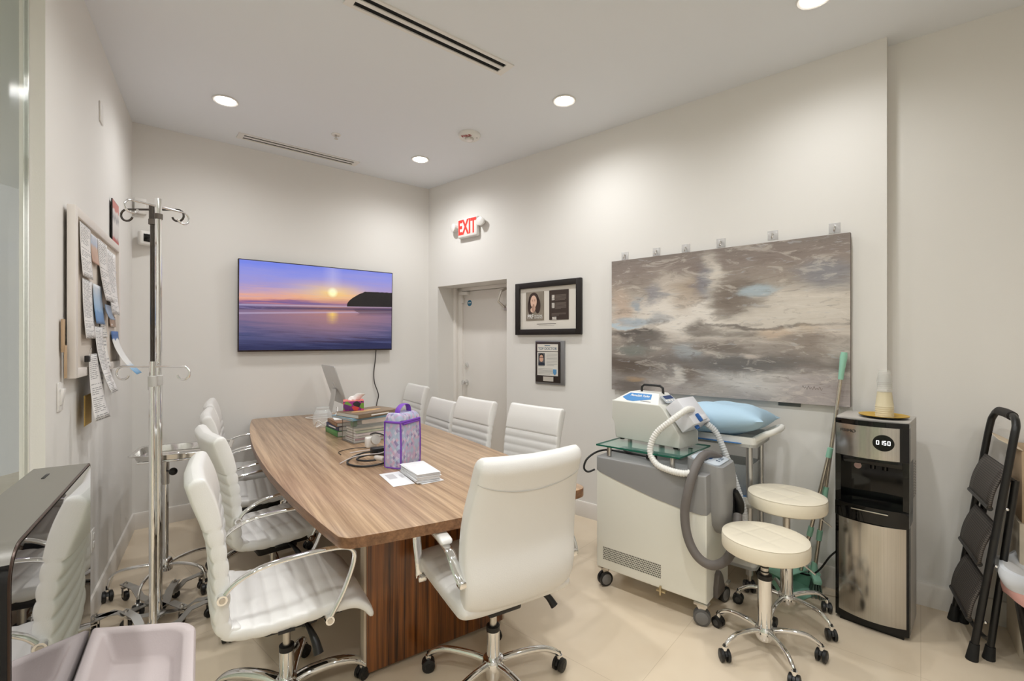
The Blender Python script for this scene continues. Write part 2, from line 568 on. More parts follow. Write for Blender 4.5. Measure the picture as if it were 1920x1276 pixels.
def slot_vent(x, y, ang, length, wid, label):
    t = thing('slot_vent', label, 'air vent', (x, y, CEIL), ang, 'linear ceiling vents')
    mb = MB(); f = 0.021; h = 0.008
    mb.box((0, wid / 2 - f / 2, -h / 2), (length - 4 * f, f, h))
    mb.box((0, -wid / 2 + f / 2, -h / 2), (length - 4 * f, f, h))
    for s in (-1, 1): mb.box((s * (length / 2 - f), 0, -h / 2), (f * 2, wid, h))
    mb.build('frame', M_whiteplastic, t)
    mb = MB(); mb.box((0, 0, -h / 2), (length - 4 * f, wid * 0.19, h), 0.002); mb.build('divider', M_whiteplastic, t)
    mb = MB(); mb.box((0, 0, -0.001), (length - 2 * f, wid - 2 * f, 0.001)); mb.build('slot', M_slot, t)
slot_vent(-0.415, 2.608, math.radians(39.5), 1.00, 0.135, 'long white slot vent in the ceiling cut by the top edge')
slot_vent(-1.862, 4.163, math.radians(39.6), 1.0, 0.125, 'short looking white slot vent in the ceiling near the wall with the screen')

t = thing('smoke_detector', 'round white ceiling smoke detector with red lettering', 'smoke detector', (-0.349, 3.844, CEIL))
mb = MB(); mb.lathe([(0.090, 0), (0.090, -0.014), (0.084, -0.028), (0.078, -0.0325), (0, -0.0325)], 40); mb.build('housing', M_whiteplastic, t)
mb = MB(); mb.lathe([(0.036, -0.034), (0.036, -0.040), (0.030, -0.050), (0.018, -0.054), (0, -0.054)], 32); mb.build('sensor_dome', M_brushed, t)
text('FIRE', 0.046, mat('red print', S(150, 30, 28), 0.5), t, (-0.020, -0.050, -0.0335), (PI, 0, math.radians(-20)), bold=0.0014)
mb = MB(); mb.box((0.062, -0.01, -0.03), (0.014, 0.010, 0.006), 0.002); mb.build('indicator', M_black, t)

t = thing('sprinkler_head', 'small chrome fire sprinkler head on the ceiling', 'sprinkler', (-1.441, 3.844, CEIL))
mb = MB(); mb.lathe([(0.036, 0), (0.036, -0.004), (0.026, -0.010), (0.022, -0.004), (0, -0.003)], 28); mb.build('escutcheon', M_whiteplastic, t)
mb = MB(); mb.lathe([(0.010, 0), (0.010, -0.018), (0.004, -0.020), (0.004, -0.034), (0.016, -0.035), (0.016, -0.037), (0, -0.038)], 20); mb.build('deflector', M_brushed, t)

# ------------------------------------------------------------------ things on the wall with the television
rzb = wall_rz('back')
def tv_picture():
    m = bpy.data.materials.new('sunset picture'); m.use_nodes = True
    g = NG(m)
    u, v, _ = g.xyz(g.coords('UV'))
    hz = g.m('MULTIPLY_ADD', u, 0.05, 0.515)                       # the horizon
    d = g.m('SUBTRACT', v, hz)
    streak = g.noise(g.comb(g.m('MULTIPLY', u, 2.0), g.m('MULTIPLY', v, 16.0)), 1.0, 6.0, 0.62, 0.6)
    dd = g.m('ADD', d, g.m('MULTIPLY', g.m('SUBTRACT', streak, 0.5), 0.26))
    sky = g.ramp(g.m('MULTIPLY', dd, 2.05), [(0.0, S(112, 88, 140)), (0.07, S(170, 112, 130)), (0.16, S(222, 160, 136)), (0.26, S(198, 158, 168)),
                                              (0.42, S(160, 146, 196)), (0.7, S(140, 142, 214)), (1.0, S(112, 128, 222))])
    su, sv = 0.565, 0.70
    du = g.m('SUBTRACT', u, su); dv = g.m('SUBTRACT', v, sv)
    r1 = g.m('SQRT', g.m('ADD', g.m('POWER', g.m('MULTIPLY', du, 1.1), 2.0), g.m('POWER', g.m('MULTIPLY', dv, 2.4), 2.0)))
    glow = g.m('POWER', g.m('SUBTRACT', 1.0, g.m('MULTIPLY', r1, 2.1), clamp=True), 2.0)
    sky = g.mix(g.m('MULTIPLY', glow, 0.95, clamp=True), sky, S(255, 206, 110))
    r2 = g.m('SQRT', g.m('ADD', g.m('POWER', g.m('MULTIPLY', du, 1.75), 2.0), g.m('POWER', dv, 2.0)))
    core = g.m('SUBTRACT', 1.0, g.m('MULTIPLY', r2, 15.0), clamp=True)
    sky = g.mix(g.m('MULTIPLY', core, 1.8, clamp=True), sky, S(255, 252, 190))
    pillar = g.m('MULTIPLY', g.m('SUBTRACT', 1.0, g.m('MULTIPLY', g.m('ABSOLUTE', du), 14.0), clamp=True), g.m('GREATER_THAN', dv, 0.0))
    sky = g.mix(g.m('MULTIPLY', pillar, 0.22), sky, S(225, 215, 235))
    # sea and wet sand
    dep = g.m('MULTIPLY', d, -1.0)
    wav = g.noise(g.comb(g.m('MULTIPLY_ADD', v, 1.5, g.m('MULTIPLY', u, 1.8)), g.m('MULTIPLY_ADD', u, 1.6, g.m('MULTIPLY', v, 26.0))), 1.0, 8.0, 0.68, 1.0)
    sea = g.ramp(g.m('MULTIPLY_ADD', g.m('SUBTRACT', wav, 0.5), 1.15, g.m('MULTIPLY', dep, 1.8)),
                 [(0.0, S(112, 100, 142)), (0.16, S(126, 104, 134)), (0.32, S(120, 100, 132)), (0.5, S(96, 90, 128)), (0.66, S(70, 74, 116)), (0.9, S(32, 36, 76))])
    sand = g.m('SUBTRACT', 1.0, g.m('MULTIPLY', g.m('ABSOLUTE', du), 1.9), clamp=True)
    warm = g.m('MULTIPLY', g.m('MULTIPLY', sand, g.m('SUBTRACT', 1.0, g.m('MULTIPLY', dep, 2.1), clamp=True)), g.m('MULTIPLY', wav, 1.25))
    sea = g.mix(g.m('MULTIPLY', warm, 0.85, clamp=True), sea, S(214, 142, 92))
    col_w = g.m('SUBTRACT', 1.0, g.m('MULTIPLY', g.m('ABSOLUTE', du), 22.0), clamp=True)
    col_v = g.m('MULTIPLY', g.m('GREATER_THAN', dep, 0.08), g.m('SUBTRACT', 1.0, g.m('MULTIPLY', g.m('SUBTRACT', dep, 0.06), 5.5), clamp=True))
    sea = g.mix(g.m('MULTIPLY', g.m('MULTIPLY', col_w, col_v), g.m('MULTIPLY', wav, 2.0), clamp=True), sea, S(255, 206, 96))
    band = g.m('SUBTRACT', 1.0, g.m('MULTIPLY', g.m('ABSOLUTE', g.m('SUBTRACT', dep, 0.045)), 34.0), clamp=True)
    sea = g.mix(g.m('MULTIPLY', g.m('MULTIPLY', band, g.m('GREATER_THAN', wav, 0.42)), 0.85), sea, S(44, 40, 84))
    foam = g.m('SUBTRACT', 1.0, g.m('MULTIPLY', g.m('ABSOLUTE', g.m('SUBTRACT', dep, 0.012)), 75.0), clamp=True)
    foam2 = g.m('SUBTRACT', 1.0, g.m('MULTIPLY', g.m('ABSOLUTE', g.m('SUBTRACT', dep, g.m('MULTIPLY_ADD', u, -0.03, 0.105))), 70.0), clamp=True)
    sea = g.mix(g.m('MULTIPLY', g.m('MAXIMUM', foam, foam2), 0.6), sea, S(190, 176, 206))
    pic = g.mix(g.m('GREATER_THAN', d, 0.0), sea, sky)
    # headland
    uu = g.m('MULTIPLY', g.m('SUBTRACT', u, 0.665), 1.0 / 0.13)
    top = g.m('MULTIPLY', g.m('POWER', g.m('MINIMUM', g.m('MAXIMUM', uu, 0.0), 1.0), 0.55), 0.175)
    bump_ = g.m('MULTIPLY', g.noise(g.comb(g.m('MULTIPLY', u, 30.0), 0.0), 1.0, 3.0), 0.012)
    hill = g.m('MULTIPLY', g.m('LESS_THAN', d, g.m('ADD', top, bump_)), g.m('MULTIPLY', g.m('GREATER_THAN', u, 0.665), g.m('GREATER_THAN', d, -0.012)))
    pic = g.mix(hill, pic, S(26, 22, 24))
    refl = g.m('MULTIPLY', g.m('SUBTRACT', 1.0, g.m('MULTIPLY', g.m('ABSOLUTE', g.m('SUBTRACT', dep, 0.075)), 16.0), clamp=True), g.m('GREATER_THAN', g.m('ADD', u, g.m('MULTIPLY', wav, 0.25)), 0.86))
    pic = g.mix(g.m('MULTIPLY', refl, 0.7), pic, S(60, 44, 60))
    g.bsdf.inputs['Base Color'].default_value = (0.01, 0.01, 0.01, 1)
    g.bsdf.inputs['Roughness'].default_value = 0.25
    g.put(g.bsdf.inputs['Emission Color'], pic)
    g.bsdf.inputs['Emission Strength'].default_value = 0.95
    return m
tvw, tvh = 1.404, 0.80
t = thing('wall_television', 'flat wall television showing a beach sunset picture', 'television', on_wall('back', 1.404, 1.762, 0.05), rzb)
tilt = RX(math.radians(1.5))
mb = MB()
mb.box((0, 0, 0), (tvw, 0.035, tvh), 0.004, M=tilt)
mb.build('casing', mat('television casing', S(40, 26, 26), 0.25), t)
mb = MB()
a, b = tvw / 2 - 0.008, tvh / 2
mb.quad([tilt @ Vector(p) for p in ((-a, -0.0185, -b + 0.014), (a, -0.0185, -b + 0.014), (a, -0.0185, b - 0.008), (-a, -0.0185, b - 0.008))])
mb.build('screen', tv_picture(), t)
mb = MB(); mb.box((0, 0.034, 0), (0.5, 0.034, 0.3), 0.004); mb.build('wall_bracket', M_black, t)
mb = MB(); TV = t; mb.tube([on_wall('back', 1.945, 1.372, 0.03), on_wall('back', 1.94, 1.25, 0.02), on_wall('back', 1.925, 1.12, 0.02), on_wall('back', 1.935, 1.02, 0.02), on_wall('back', 1.975, 0.90, 0.02), on_wall('back', 1.955, 0.80, 0.02), on_wall('back', 1.94, 0.60, 0.02), on_wall('back', 1.95, 0.32, 0.014)], 0.005, 8, smooth=6)
adopt(mb.build('power_cord', mat('dark grey cord', S(60, 54, 50), 0.5)), TV)
t = thing('access_sensor', 'small plain white box high on the wall in the corner behind the drip stands', 'sensor', on_wall('back', 0.05, 2.50, 0.0), rzb)
mb = MB(); mb.box((0, -0.018, 0), (0.075, 0.036, 0.12), 0.006); mb.build('housing', M_whiteplastic, t)
t = thing('security_camera', 'white corner camera with a black window on the wall behind the drip stands', 'camera', on_wall('back', 0.085, 2.25, 0.0), rzb)
mb = MB(); mb.box((0, -0.05, 0), (0.10, 0.06, 0.11), 0.015, 3, M=RZ(math.radians(20))); mb.build('housing', M_whiteplastic, t)
mb = MB(); mb.box((0.006, -0.082, 0.0), (0.05, 0.008, 0.06), 0.004, M=RZ(math.radians(20))); mb.build('window', M_blackgloss, t)
mb = MB(); mb.cyl((0, 0, 0), (0, -0.03, 0), 0.02); mb.build('bracket', M_whiteplastic, t)

# ------------------------------------------------------------------ exit sign
t = thing('exit_sign', 'white emergency sign with red EXIT letters and two lamp heads', 'exit sign', on_wall('right', 0.668, 2.607, 0), rzr)
mb = MB(); mb.box((0, -0.024, 0), (0.288, 0.048, 0.20), 0.018, 3); mb.build('housing', M_whiteplastic, t)
M_red = mat('exit red', S(226, 62, 52), 0.5, emit=S(226, 40, 34), estr=0.35)
text('EXIT', 0.205, M_red, t, (0.0, -0.0495, 0.0), sx=0.62, bold=0.006)
for s in (-1, 1):
    mb = MB()
    mb.lathe([(0.030, 0), (0.042, 0.03), (0.044, 0.052), (0.038, 0.056), (0, 0.054)], 28, TR(s * 0.187, -0.012, 0.028 if s > 0 else 0.022) @ RX(PI / 2) @ RY(math.radians(14 * s)))
    mb.cyl((s * 0.14, -0.022, 0.02), (s * 0.175, -0.022, 0.022), 0.012)
    mb.build('lamp_head', M_whiteplastic, t)

# ------------------------------------------------------------------ framed book covers and plaque
M_frame = mat('black wood frame', S(24, 16, 13), 0.5)
M_silver = mat('brushed pewter', (0.30, 0.30, 0.31, 1), 0.35, 0.8)
def picture_frame(t, w, h, f, d, m, name='frame'):
    mb = MB()
    for s in (-1, 1):
        mb.box((s * (w / 2 - f / 2), -d / 2, 0), (f, d, h), 0.004)
        mb.box((0, -d / 2, s * (h / 2 - f / 2)), (w - 2 * f + 0.002, d, f), 0.004)
    return mb.build(name, m, t)
def flat(mb, cx, cz, w, h, y, th=0.0015):
    mb.box((cx, y, cz), (w, th, h)); return mb
def disc(mb, cx, cz, rx, rz_, y, th=0.0012, n=28):
    mb.lathe([(1, 0), (1, th)], n, TR(cx, y, cz) @ RX(PI / 2) @ Matrix.Diagonal((rx, rz_, 1, 1))); return mb
def lines(mb, cx, cz, w, n, pitch, y, h=0.0028, seed=1):
    r = random.Random(seed)
    for i in range(n):
        k = w * (1 if i < n - 1 else r.uniform(0.4, 0.9))
        mb.box((cx - (w - k) / 2, y, cz - i * pitch), (k, 0.0006, h))
    return mb
M_mat = mat('mount board', S(226, 220, 210), 0.8)
M_ink = mat('ink', S(40, 40, 42), 0.6)
M_inkgrey = mat('grey ink', S(150, 148, 146), 0.7)
M_skin = mat('printed skin', S(216, 172, 148), 0.6)
M_hair = mat('printed hair', S(58, 40, 32), 0.6)
t = thing('picture_frame', 'wide black frame holding the front and back covers of a book', 'framed picture', on_wall('right', 1.655, 1.747, 0), rzr)
picture_frame(t, 0.716, 0.472, 0.05, 0.032, M_frame)
mb = MB(); flat(mb, 0, 0, 0.64, 0.40, -0.010, 0.004); mb.build('mount', M_mat, t)
cov = MB(); flat(cov, -0.138, 0.022, 0.205, 0.258, -0.0135, 0.003); cov = cov.build('portrait_cover', mat('cover taupe', S(140, 130, 116), 0.5, vary=(9, 0.15)), t)
mb = MB(); disc(mb, -0.150, 0.078, 0.058, 0.066, -0.0152); disc(mb, -0.188, 0.02, 0.030, 0.075, -0.0152); disc(mb, -0.106, 0.025, 0.032, 0.07, -0.0152); mb.build('hair', M_hair, cov)
mb = MB(); disc(mb, -0.150, 0.062, 0.036, 0.056, -0.0165); disc(mb, -0.150, 0.000, 0.020, 0.030, -0.0165); disc(mb, -0.160, -0.012, 0.026, 0.024, -0.0165); mb.build('face', mat('portrait skin', S(228, 190, 168), 0.6), cov)
mb = MB()
for s_ in (-1, 1):
    disc(mb, -0.150 + s_ * 0.014, 0.070, 0.0065, 0.003, -0.0178); mb.box((-0.150 + s_ * 0.014, -0.0182, 0.079), (0.014, 0.0008, 0.0022))
disc(mb, -0.150, 0.034, 0.009, 0.003, -0.0178); mb.build('features', mat('printed shade', S(128, 80, 66), 0.6), cov)
text('PRF', 0.052, M_paper, cov, (-0.187, -0.0165, -0.073), sx=0.85, bold=0.0006)
text('IN FACIAL', 0.021, M_paper, cov, (-0.097, -0.0165, -0.066), sx=0.95)
text('ESTHETICS', 0.021, M_paper, cov, (-0.097, -0.0165, -0.084), sx=0.90)
bk = MB(); flat(bk, 0.125, 0.022, 0.205, 0.258, -0.0135, 0.003); bk = bk.build('text_cover', mat('cover brown', S(58, 44, 36), 0.5), t)
mb = MB(); lines(mb, 0.145, 0.108, 0.115, 7, 0.0075, -0.0154, seed=2); lines(mb, 0.145, 0.040, 0.115, 8, 0.0075, -0.0154, seed=3); lines(mb, 0.125, -0.052, 0.15, 3, 0.0075, -0.0154, seed=4); mb.build('print', mat('pale print', S(128, 116, 106), 0.6), bk)
for (x, z, w, h) in ((0.066, 0.087, 0.028, 0.046), (0.066, 0.018, 0.028, 0.046), (0.078, -0.094, 0.045, 0.026)):
    mb = MB(); flat(mb, x, z, w, h, -0.0154); mb.build('inset_print', mat('inset print', S(196, 190, 182), 0.6, vary=(60, 0.4)), bk)
mb = MB(); mb.box((-0.01, -0.0128, -0.140), (0.21, 0.0006, 0.004)); mb.build('print', M_ink, t)
mb = MB(); mb.box((-0.01, -0.0128, -0.155), (0.17, 0.0006, 0.002)); mb.build('print', M_inkgrey, t)

t = thing('award_plaque', 'small dark award plaque with a portrait and TOP DOCTOR heading', 'plaque', on_wall('right', 1.673, 1.266, 0), rzr)
mb = MB(); mb.box((0.008, -0.008, 0), (0.316, 0.016, 0.384), 0.003); mb.build('back_plate', M_silver, t)
mb = MB(); mb.box((-0.008, -0.0195, 0.004), (0.268, 0.007, 0.356), 0.003); mb.build('board', mat('plaque board', S(38, 24, 20), 0.3, coat=0.3), t)
mb = MB(); flat(mb, -0.008, 0.131, 0.225, 0.062, -0.0235); mb.build('heading_panel', M_mat, t)
mb = MB(); mb.box((-0.008, -0.0246, 0.149), (0.062, 0.0006, 0.006)); mb.build('print', mat('blue print', S(70, 100, 130), 0.6), t)
text('TOP DOCTOR', 0.033, mat('blue print', S(70, 100, 130), 0.6), t, (-0.008, -0.0247, 0.122), sx=0.95)
mb = MB(); flat(mb, -0.008, -0.010, 0.225, 0.208, -0.0235); mb.build('certificate', mat('certificate paper', S(220, 216, 208), 0.7), t)
ph = MB(); flat(ph, -0.072, 0.028, 0.072, 0.11, -0.0249); ph = ph.build('portrait', mat('portrait ground', S(92, 92, 96), 0.6), t)
mb = MB(); disc(mb, -0.072, 0.052, 0.026, 0.030, -0.0258); mb.build('hair', mat('dark hair print', S(26, 22, 22), 0.6), ph)
mb = MB(); disc(mb, -0.072, 0.036, 0.021, 0.032, -0.0268); mb.build('face', M_skin, ph)
mb = MB(); flat(mb, -0.072, 0.044, 0.04, 0.004, -0.0285); flat(mb, -0.072, -0.014, 0.07, 0.026, -0.0262); mb.build('suit', mat('navy print', S(34, 42, 58), 0.6), ph)
mb = MB(); lines(mb, 0.040, 0.075, 0.115, 9, 0.0125, -0.0246, 0.003, 5); lines(mb, -0.028, -0.055, 0.16, 5, 0.0115, -0.0246, 0.003, 6); mb.build('print', M_inkgrey, t)
mb = MB(); mb.prism([(-0.018, 0.025), (0.018, 0.025), (0.018, -0.008), (0, -0.026), (-0.018, -0.008)], 0, 0.002, TR(0.072, -0.0246, -0.082) @ RX(PI / 2)); mb.build('crest', mat('crest blue', S(92, 150, 196), 0.5), t)
mb = MB(); flat(mb, 0.0, -0.143, 0.11, 0.040, -0.0235); mb.build('name_plate', mat('name plate', S(206, 200, 190), 0.35, 0.3), t)

# ------------------------------------------------------------------ abstract painting and hooks
def painting_material():
    m = bpy.data.materials.new('abstract brushwork'); m.use_nodes = True
    g = NG(m)
    uv = g.coords('UV')
    u0, v0, _ = g.xyz(uv)
    n1 = g.noise(g.comb(g.m('MULTIPLY', u0, 4.0), g.m('MULTIPLY', v0, 9.0)), 1.0, 6.0, 0.62, 0.4)
    n2 = g.noise(g.comb(g.m('MULTIPLY_ADD', u0, 4.0, 9.0), g.m('MULTIPLY_ADD', v0, 7.0, 3.0)), 1.0, 6.0, 0.62, 0.4)
    n3 = g.noise(g.comb(g.m('MULTIPLY', u0, 9.0), g.m('MULTIPLY', v0, 60.0)), 1.0, 5.0, 0.7)
    u = g.m('ADD', u0, g.m('MULTIPLY', g.m('SUBTRACT', n1, 0.5), 0.24))
    v = g.m('ADD', v0, g.m('MULTIPLY', g.m('SUBTRACT', n2, 0.5), 0.17))
    K = 0.86
    col = g.ramp(v, [(0.0, S(158, 150, 146, K)), (0.14, S(150, 143, 137, K)), (0.24, S(122, 114, 108, K)), (0.36, S(160, 150, 141, K)), (0.45, S(190, 180, 168, K)), (0.52, S(196, 188, 177, K)),
                     (0.64, S(186, 177, 166, K)), (0.78, S(152, 141, 131, K)), (0.9, S(133, 121, 114, K)), (1.0, S(126, 116, 109, K))])
    blobs = [(.36, .56, .24, .15, (222, 215, 206), .95), (.50, .80, .05, .15, (206, 199, 189), .9), (.30, .78, .08, .10, (206, 196, 184), .6), (.80, .60, .22, .10, (206, 198, 187), .75),
             (.60, .68, .12, .10, (112, 100, 90), .9), (.56, .60, .06, .08, (120, 108, 98), .7), (.69, .69, .07, .035, (166, 178, 184), .95), (.93, .77, .10, .08, (128, 128, 134), .8),
             (.44, .78, .05, .11, (126, 126, 134), .8), (.23, .72, .04, .08, (128, 128, 136), .7), (.15, .66, .025, .04, (150, 160, 170), .8), (.05, .62, .06, .16, (186, 164, 146), .7),
             (.37, .70, .06, .12, (160, 140, 120), .6), (.13, .52, .10, .035, (160, 172, 182), .85), (.25, .55, .06, .04, (148, 152, 158), .6),
             (.12, .435, .14, .022, (86, 80, 76), .95), (.17, .39, .12, .045, (92, 86, 82), .85), (.05, .475, .10, .014, (180, 196, 206), .9), (.44, .46, .05, .05, (120, 110, 102), .8),
             (.72, .475, .32, .013, (112, 105, 99), .9), (.55, .43, .15, .025, (134, 126, 118), .8), (.74, .43, .07, .045, (196, 174, 152), .7), (.90, .44, .08, .04, (190, 172, 152), .6), (.96, .40, .05, .12, (196, 188, 180), .6),
             (.86, .37, .10, .06, (136, 124, 114), .8), (.12, .32, .08, .04, (112, 120, 114), .7), (.30, .35, .12, .035, (140, 134, 128), .7), (.40, .30, .06, .05, (162, 168, 172), .7),
             (.55, .33, .10, .03, (112, 102, 94), .8), (.52, .28, .06, .02, (196, 184, 172), .8), (.64, .23, .22, .065, (104, 100, 97), .95), (.66, .29, .06, .016, (190, 178, 168), .9),
             (.08, .19, .14, .06, (92, 80, 70), .9), (.36, .20, .12, .08, (118, 112, 108), .7), (.40, .14, .05, .06, (108, 94, 82), .7), (.335, .13, .03, .06, (206, 199, 190), .8),
             (.10, .04, .10, .07, (98, 90, 84), .8), (.13, .10, .05, .02, (178, 146, 108), .6), (.25, .05, .08, .06, (176, 166, 160), .7), (.68, .12, .18, .07, (196, 190, 184), .85), (.92, .07, .15, .12, (168, 158, 156), .7), (.48, .05, .10, .06, (168, 158, 148), .6)]
    for (bu, bv, ru, rv, c, st) in blobs:
        du = g.m('MULTIPLY', g.m('SUBTRACT', u, bu), 1.0 / ru)
        dv = g.m('MULTIPLY', g.m('SUBTRACT', v, bv), 1.0 / rv)
        q = g.m('ADD', g.m('MULTIPLY', du, du), g.m('MULTIPLY', dv, dv))
        f = g.m('MULTIPLY', g.m('EXPONENT', g.m('MULTIPLY', g.m('MULTIPLY', q, q), -0.8)), st)
        col = g.mix(f, col, S(*c, K))
    p1 = g.noise(g.comb(g.m('MULTIPLY', u0, 7.0), g.m('MULTIPLY', v0, 15.0)), 1.0, 7.0, 0.66, 1.2)
    p2 = g.noise(g.comb(g.m('MULTIPLY_ADD', u0, 11.0, 4.0), g.m('MULTIPLY_ADD', v0, 34.0, 7.0)), 1.0, 7.0, 0.68, 0.9)
    col = g.mix(g.m('MULTIPLY', g.ramp(p1, [(0.55, (0, 0, 0, 1)), (0.62, (1, 1, 1, 1))]), 0.32), col, S(218, 209, 198, K))
    col = g.mix(g.m('MULTIPLY', g.ramp(p1, [(0.38, (1, 1, 1, 1)), (0.44, (0, 0, 0, 1))]), 0.30), col, S(112, 101, 93, K))
    col = g.mix(g.m('MULTIPLY', g.ramp(p2, [(0.60, (0, 0, 0, 1)), (0.65, (1, 1, 1, 1))]), 0.35), col, S(176, 178, 182, K))
    col = g.mix(g.m('MULTIPLY', g.ramp(p2, [(0.36, (1, 1, 1, 1)), (0.41, (0, 0, 0, 1))]), 0.35), col, S(104, 92, 84, K))
    fac = g.m('MULTIPLY_ADD', g.m('SUBTRACT', n3, 0.5), 0.9, 0.5, clamp=True)
    col2 = g.n('ShaderNodeMix', data_type='RGBA', blend_type='OVERLAY')
    col2.inputs[0].default_value = 0.42
    g.put(col2.inputs[6], col); g.put(col2.inputs[7], g.ramp(fac, [(0, (0.18, 0.18, 0.18, 1)), (1, (0.78, 0.78, 0.78, 1))]))
    g.color(col2.outputs[2])
    g.bsdf.inputs['Roughness'].default_value = 0.6
    g.bump(n3, 0.25, 0.004)
    return m
pw, phh = 1.525, 1.0
t = thing('abstract_painting', 'large abstract canvas in grey, beige and pale blue strokes', 'painting', on_wall('right', 3.0715, 1.578, 0.0), rzr)
mb = MB(); mb.box((0, -0.030, 0), (pw, 0.036, phh), 0.003); mb.build('canvas', mat('canvas side', S(128, 118, 112), 0.8, vary=(6, 0.2)), t)
mb = MB(); mb.quad([(-pw / 2 + .001, -0.0488, -phh / 2 + .001), (pw / 2 - .001, -0.0488, -phh / 2 + .001), (pw / 2 - .001, -0.0488, phh / 2 - .001), (-pw / 2 + .001, -0.0488, phh / 2 - .001)]); mb.build('painted_face', painting_material(), t)
for s in (-0.45, 0.45):
    mb = MB(); mb.box((s, -0.007, -phh / 2 + 0.0), (0.12, 0.014, 0.05), 0.002)
    mb.build('hanger', mat('dark grey metal', S(86, 90, 88), 0.5), t)
mb = MB(); mb.tube([(0.525 + 0.105 * i / 40, -0.0492, -0.40 + 0.008 * math.sin(i * 1.15) + 0.004 * math.sin(i * 0.6) - 0.004 * i / 40) for i in range(41)], 0.0009, 5, smooth=2); mb.build('signature', mat('signature paint', S(124, 110, 104), 0.6), t)
M_clear = mat('clear plastic', S(226, 224, 224), 0.12, alpha=0.55)
hooklab = ['above the painting\'s top corner nearest the framed book covers', 'second along the painting\'s top edge, counting from the framed book covers', 'third along the painting\'s top edge, counting from the framed book covers',
           'fourth along the painting\'s top edge, counting from the framed book covers', 'fifth along the painting\'s top edge, counting from the framed book covers', 'above the painting\'s top corner nearest the water dispenser']
for i, (s, h) in enumerate(((2.4, 2.118), (2.656, 2.118), (2.874, 2.116), (3.114, 2.122), (3.428, 2.128), (3.753, 2.122))):
    t = thing('adhesive_hook', 'clear adhesive wall hook ' + hooklab[i], 'hook', on_wall('right', s, h, 0), rzr, 'clear hooks over the painting')
    mb = MB(); mb.box((0, -0.0015, 0.0), (0.058, 0.003, 0.058), 0.001); mb.build('pad', M_clear, t)
    mb = MB(); mb.cyl((0, -0.003, 0.006), (0, -0.014, 0.006), 0.005, 10); mb.tube([(0, -0.014, 0.008), (0, -0.016, -0.014), (0, -0.024, -0.022), (0, -0.030, -0.012)], 0.003, 8, smooth=4); mb.build('pin', M_brushed, t)

# ------------------------------------------------------------------ left wall: switch, blank plate, outlet, notice board
rzl = wall_rz('left')
t = thing('light_switch', 'white rocker light switch on the wall near the glass panel', 'switch', on_wall('left', -0.432, 1.225, 0), rzl)
mb = MB(); mb.box((0, -0.003, 0), (0.075, 0.006, 0.12), 0.003); mb.build('plate', M_whiteplastic, t)
mb = MB(); mb.box((0.0, -0.009, 0.0), (0.036, 0.012, 0.068), 0.003, M=RX(math.radians(8))); mb.build('rocker', M_whiteplastic, t)
t = thing('blank_plate', 'plain white cover plate high on the wall above the notice board', 'wall plate', on_wall('left', 0.378, 2.741, 0), rzl)
mb = MB(); mb.box((0, -0.004, 0), (0.08, 0.008, 0.115), 0.003); mb.build('plate', M_whiteplastic, t)
t = thing('power_outlet', 'white power outlet low on the wall behind the black display', 'outlet', on_wall('left', 0.17, 0.41, 0), rzl)
mb = MB(); mb.box((0, -0.003, 0), (0.072, 0.006, 0.115), 0.003); mb.build('plate', M_whiteplastic, t)
mb = MB()
for s in (-1, 1): mb.box((0, -0.007, s * 0.022), (0.034, 0.006, 0.03), 0.004)
mb.build('socket', M_whiteplastic, t)

BS0, BS1, BH0, BH1 = -0.378, 0.715, 1.295, 2.048
bw, bh = BS1 - BS0, BH1 - BH0
t = thing('notice_board', 'beige pin board in a pale frame covered with papers', 'notice board', on_wall('left', (BS0 + BS1) / 2, (BH0 + BH1) / 2, 0.012), rzl)
mb = MB(); mb.box((0, -0.008, 0), (bw - 0.04, 0.016, bh - 0.04)); mb.build('cork_panel', mat('beige pin felt', S(222, 212, 200), 0.9, grain=(300, 0.3)), t)
picture_frame(t, bw, bh, 0.042, 0.030, mat('board frame', S(230, 223, 216), 0.4))
mb = MB()
for (x, z) in ((-bw / 2 + .2, bh / 2 - .06), (-.12, .2), (.05, .28), (.25, .25), (.42, .2), (.2, -.05), (.47, .05), (.3, -.12)): mb.ball((x, -0.022, z), 0.006, 8)
mb.build('push_pins', mat('clear pins', (0.85, 0.85, 0.85, 1), 0.1, 0.2), t)
LETTER = {}
def printed(name, paper, ink, n, seed=0, dens=0.62):
    """paper with procedural lines of print in its UV space"""
    if name in LETTER: return LETTER[name]
    m = bpy.data.materials.new(name); m.use_nodes = True
    g = NG(m)
    u, v, _ = g.xyz(g.coords('UV'))
    row = g.m('MULTIPLY', v, float(n))
    fr = g.m('FRACT', row)
    band = g.m('MULTIPLY', g.m('GREATER_THAN', fr, 0.3), g.m('LESS_THAN', fr, 0.72))
    wn = g.n('ShaderNodeTexWhiteNoise', noise_dimensions='2D')
    g.put(wn.inputs['Vector'], g.comb(g.m('FLOOR', g.m('MULTIPLY', u, 26.0)), g.m('ADD', g.m('FLOOR', row), float(seed))))
    wn2 = g.n('ShaderNodeTexWhiteNoise', noise_dimensions='1D')
    g.put(wn2.inputs['W'], g.m('ADD', g.m('FLOOR', row), float(seed) + 0.5))
    ends = g.m('LESS_THAN', u, g.m('MULTIPLY_ADD', wn2.outputs['Value'], 0.4, 0.55))
    on = g.m('MULTIPLY', g.m('MULTIPLY', band, g.m('LESS_THAN', wn.outputs['Value'], 0.82)), g.m('MULTIPLY', ends, g.m('GREATER_THAN', u, 0.08)))
    para = g.m('GREATER_THAN', wn2.outputs['Value'], 0.16)
    g.color(g.mix(g.m('MULTIPLY', g.m('MULTIPLY', on, para), dens), paper, ink))
    g.bsdf.inputs['Roughness'].default_value = 0.7
    LETTER[name] = m
    return m
M_sheet = printed('typed sheet', S(238, 235, 232), S(70, 70, 76), 34)
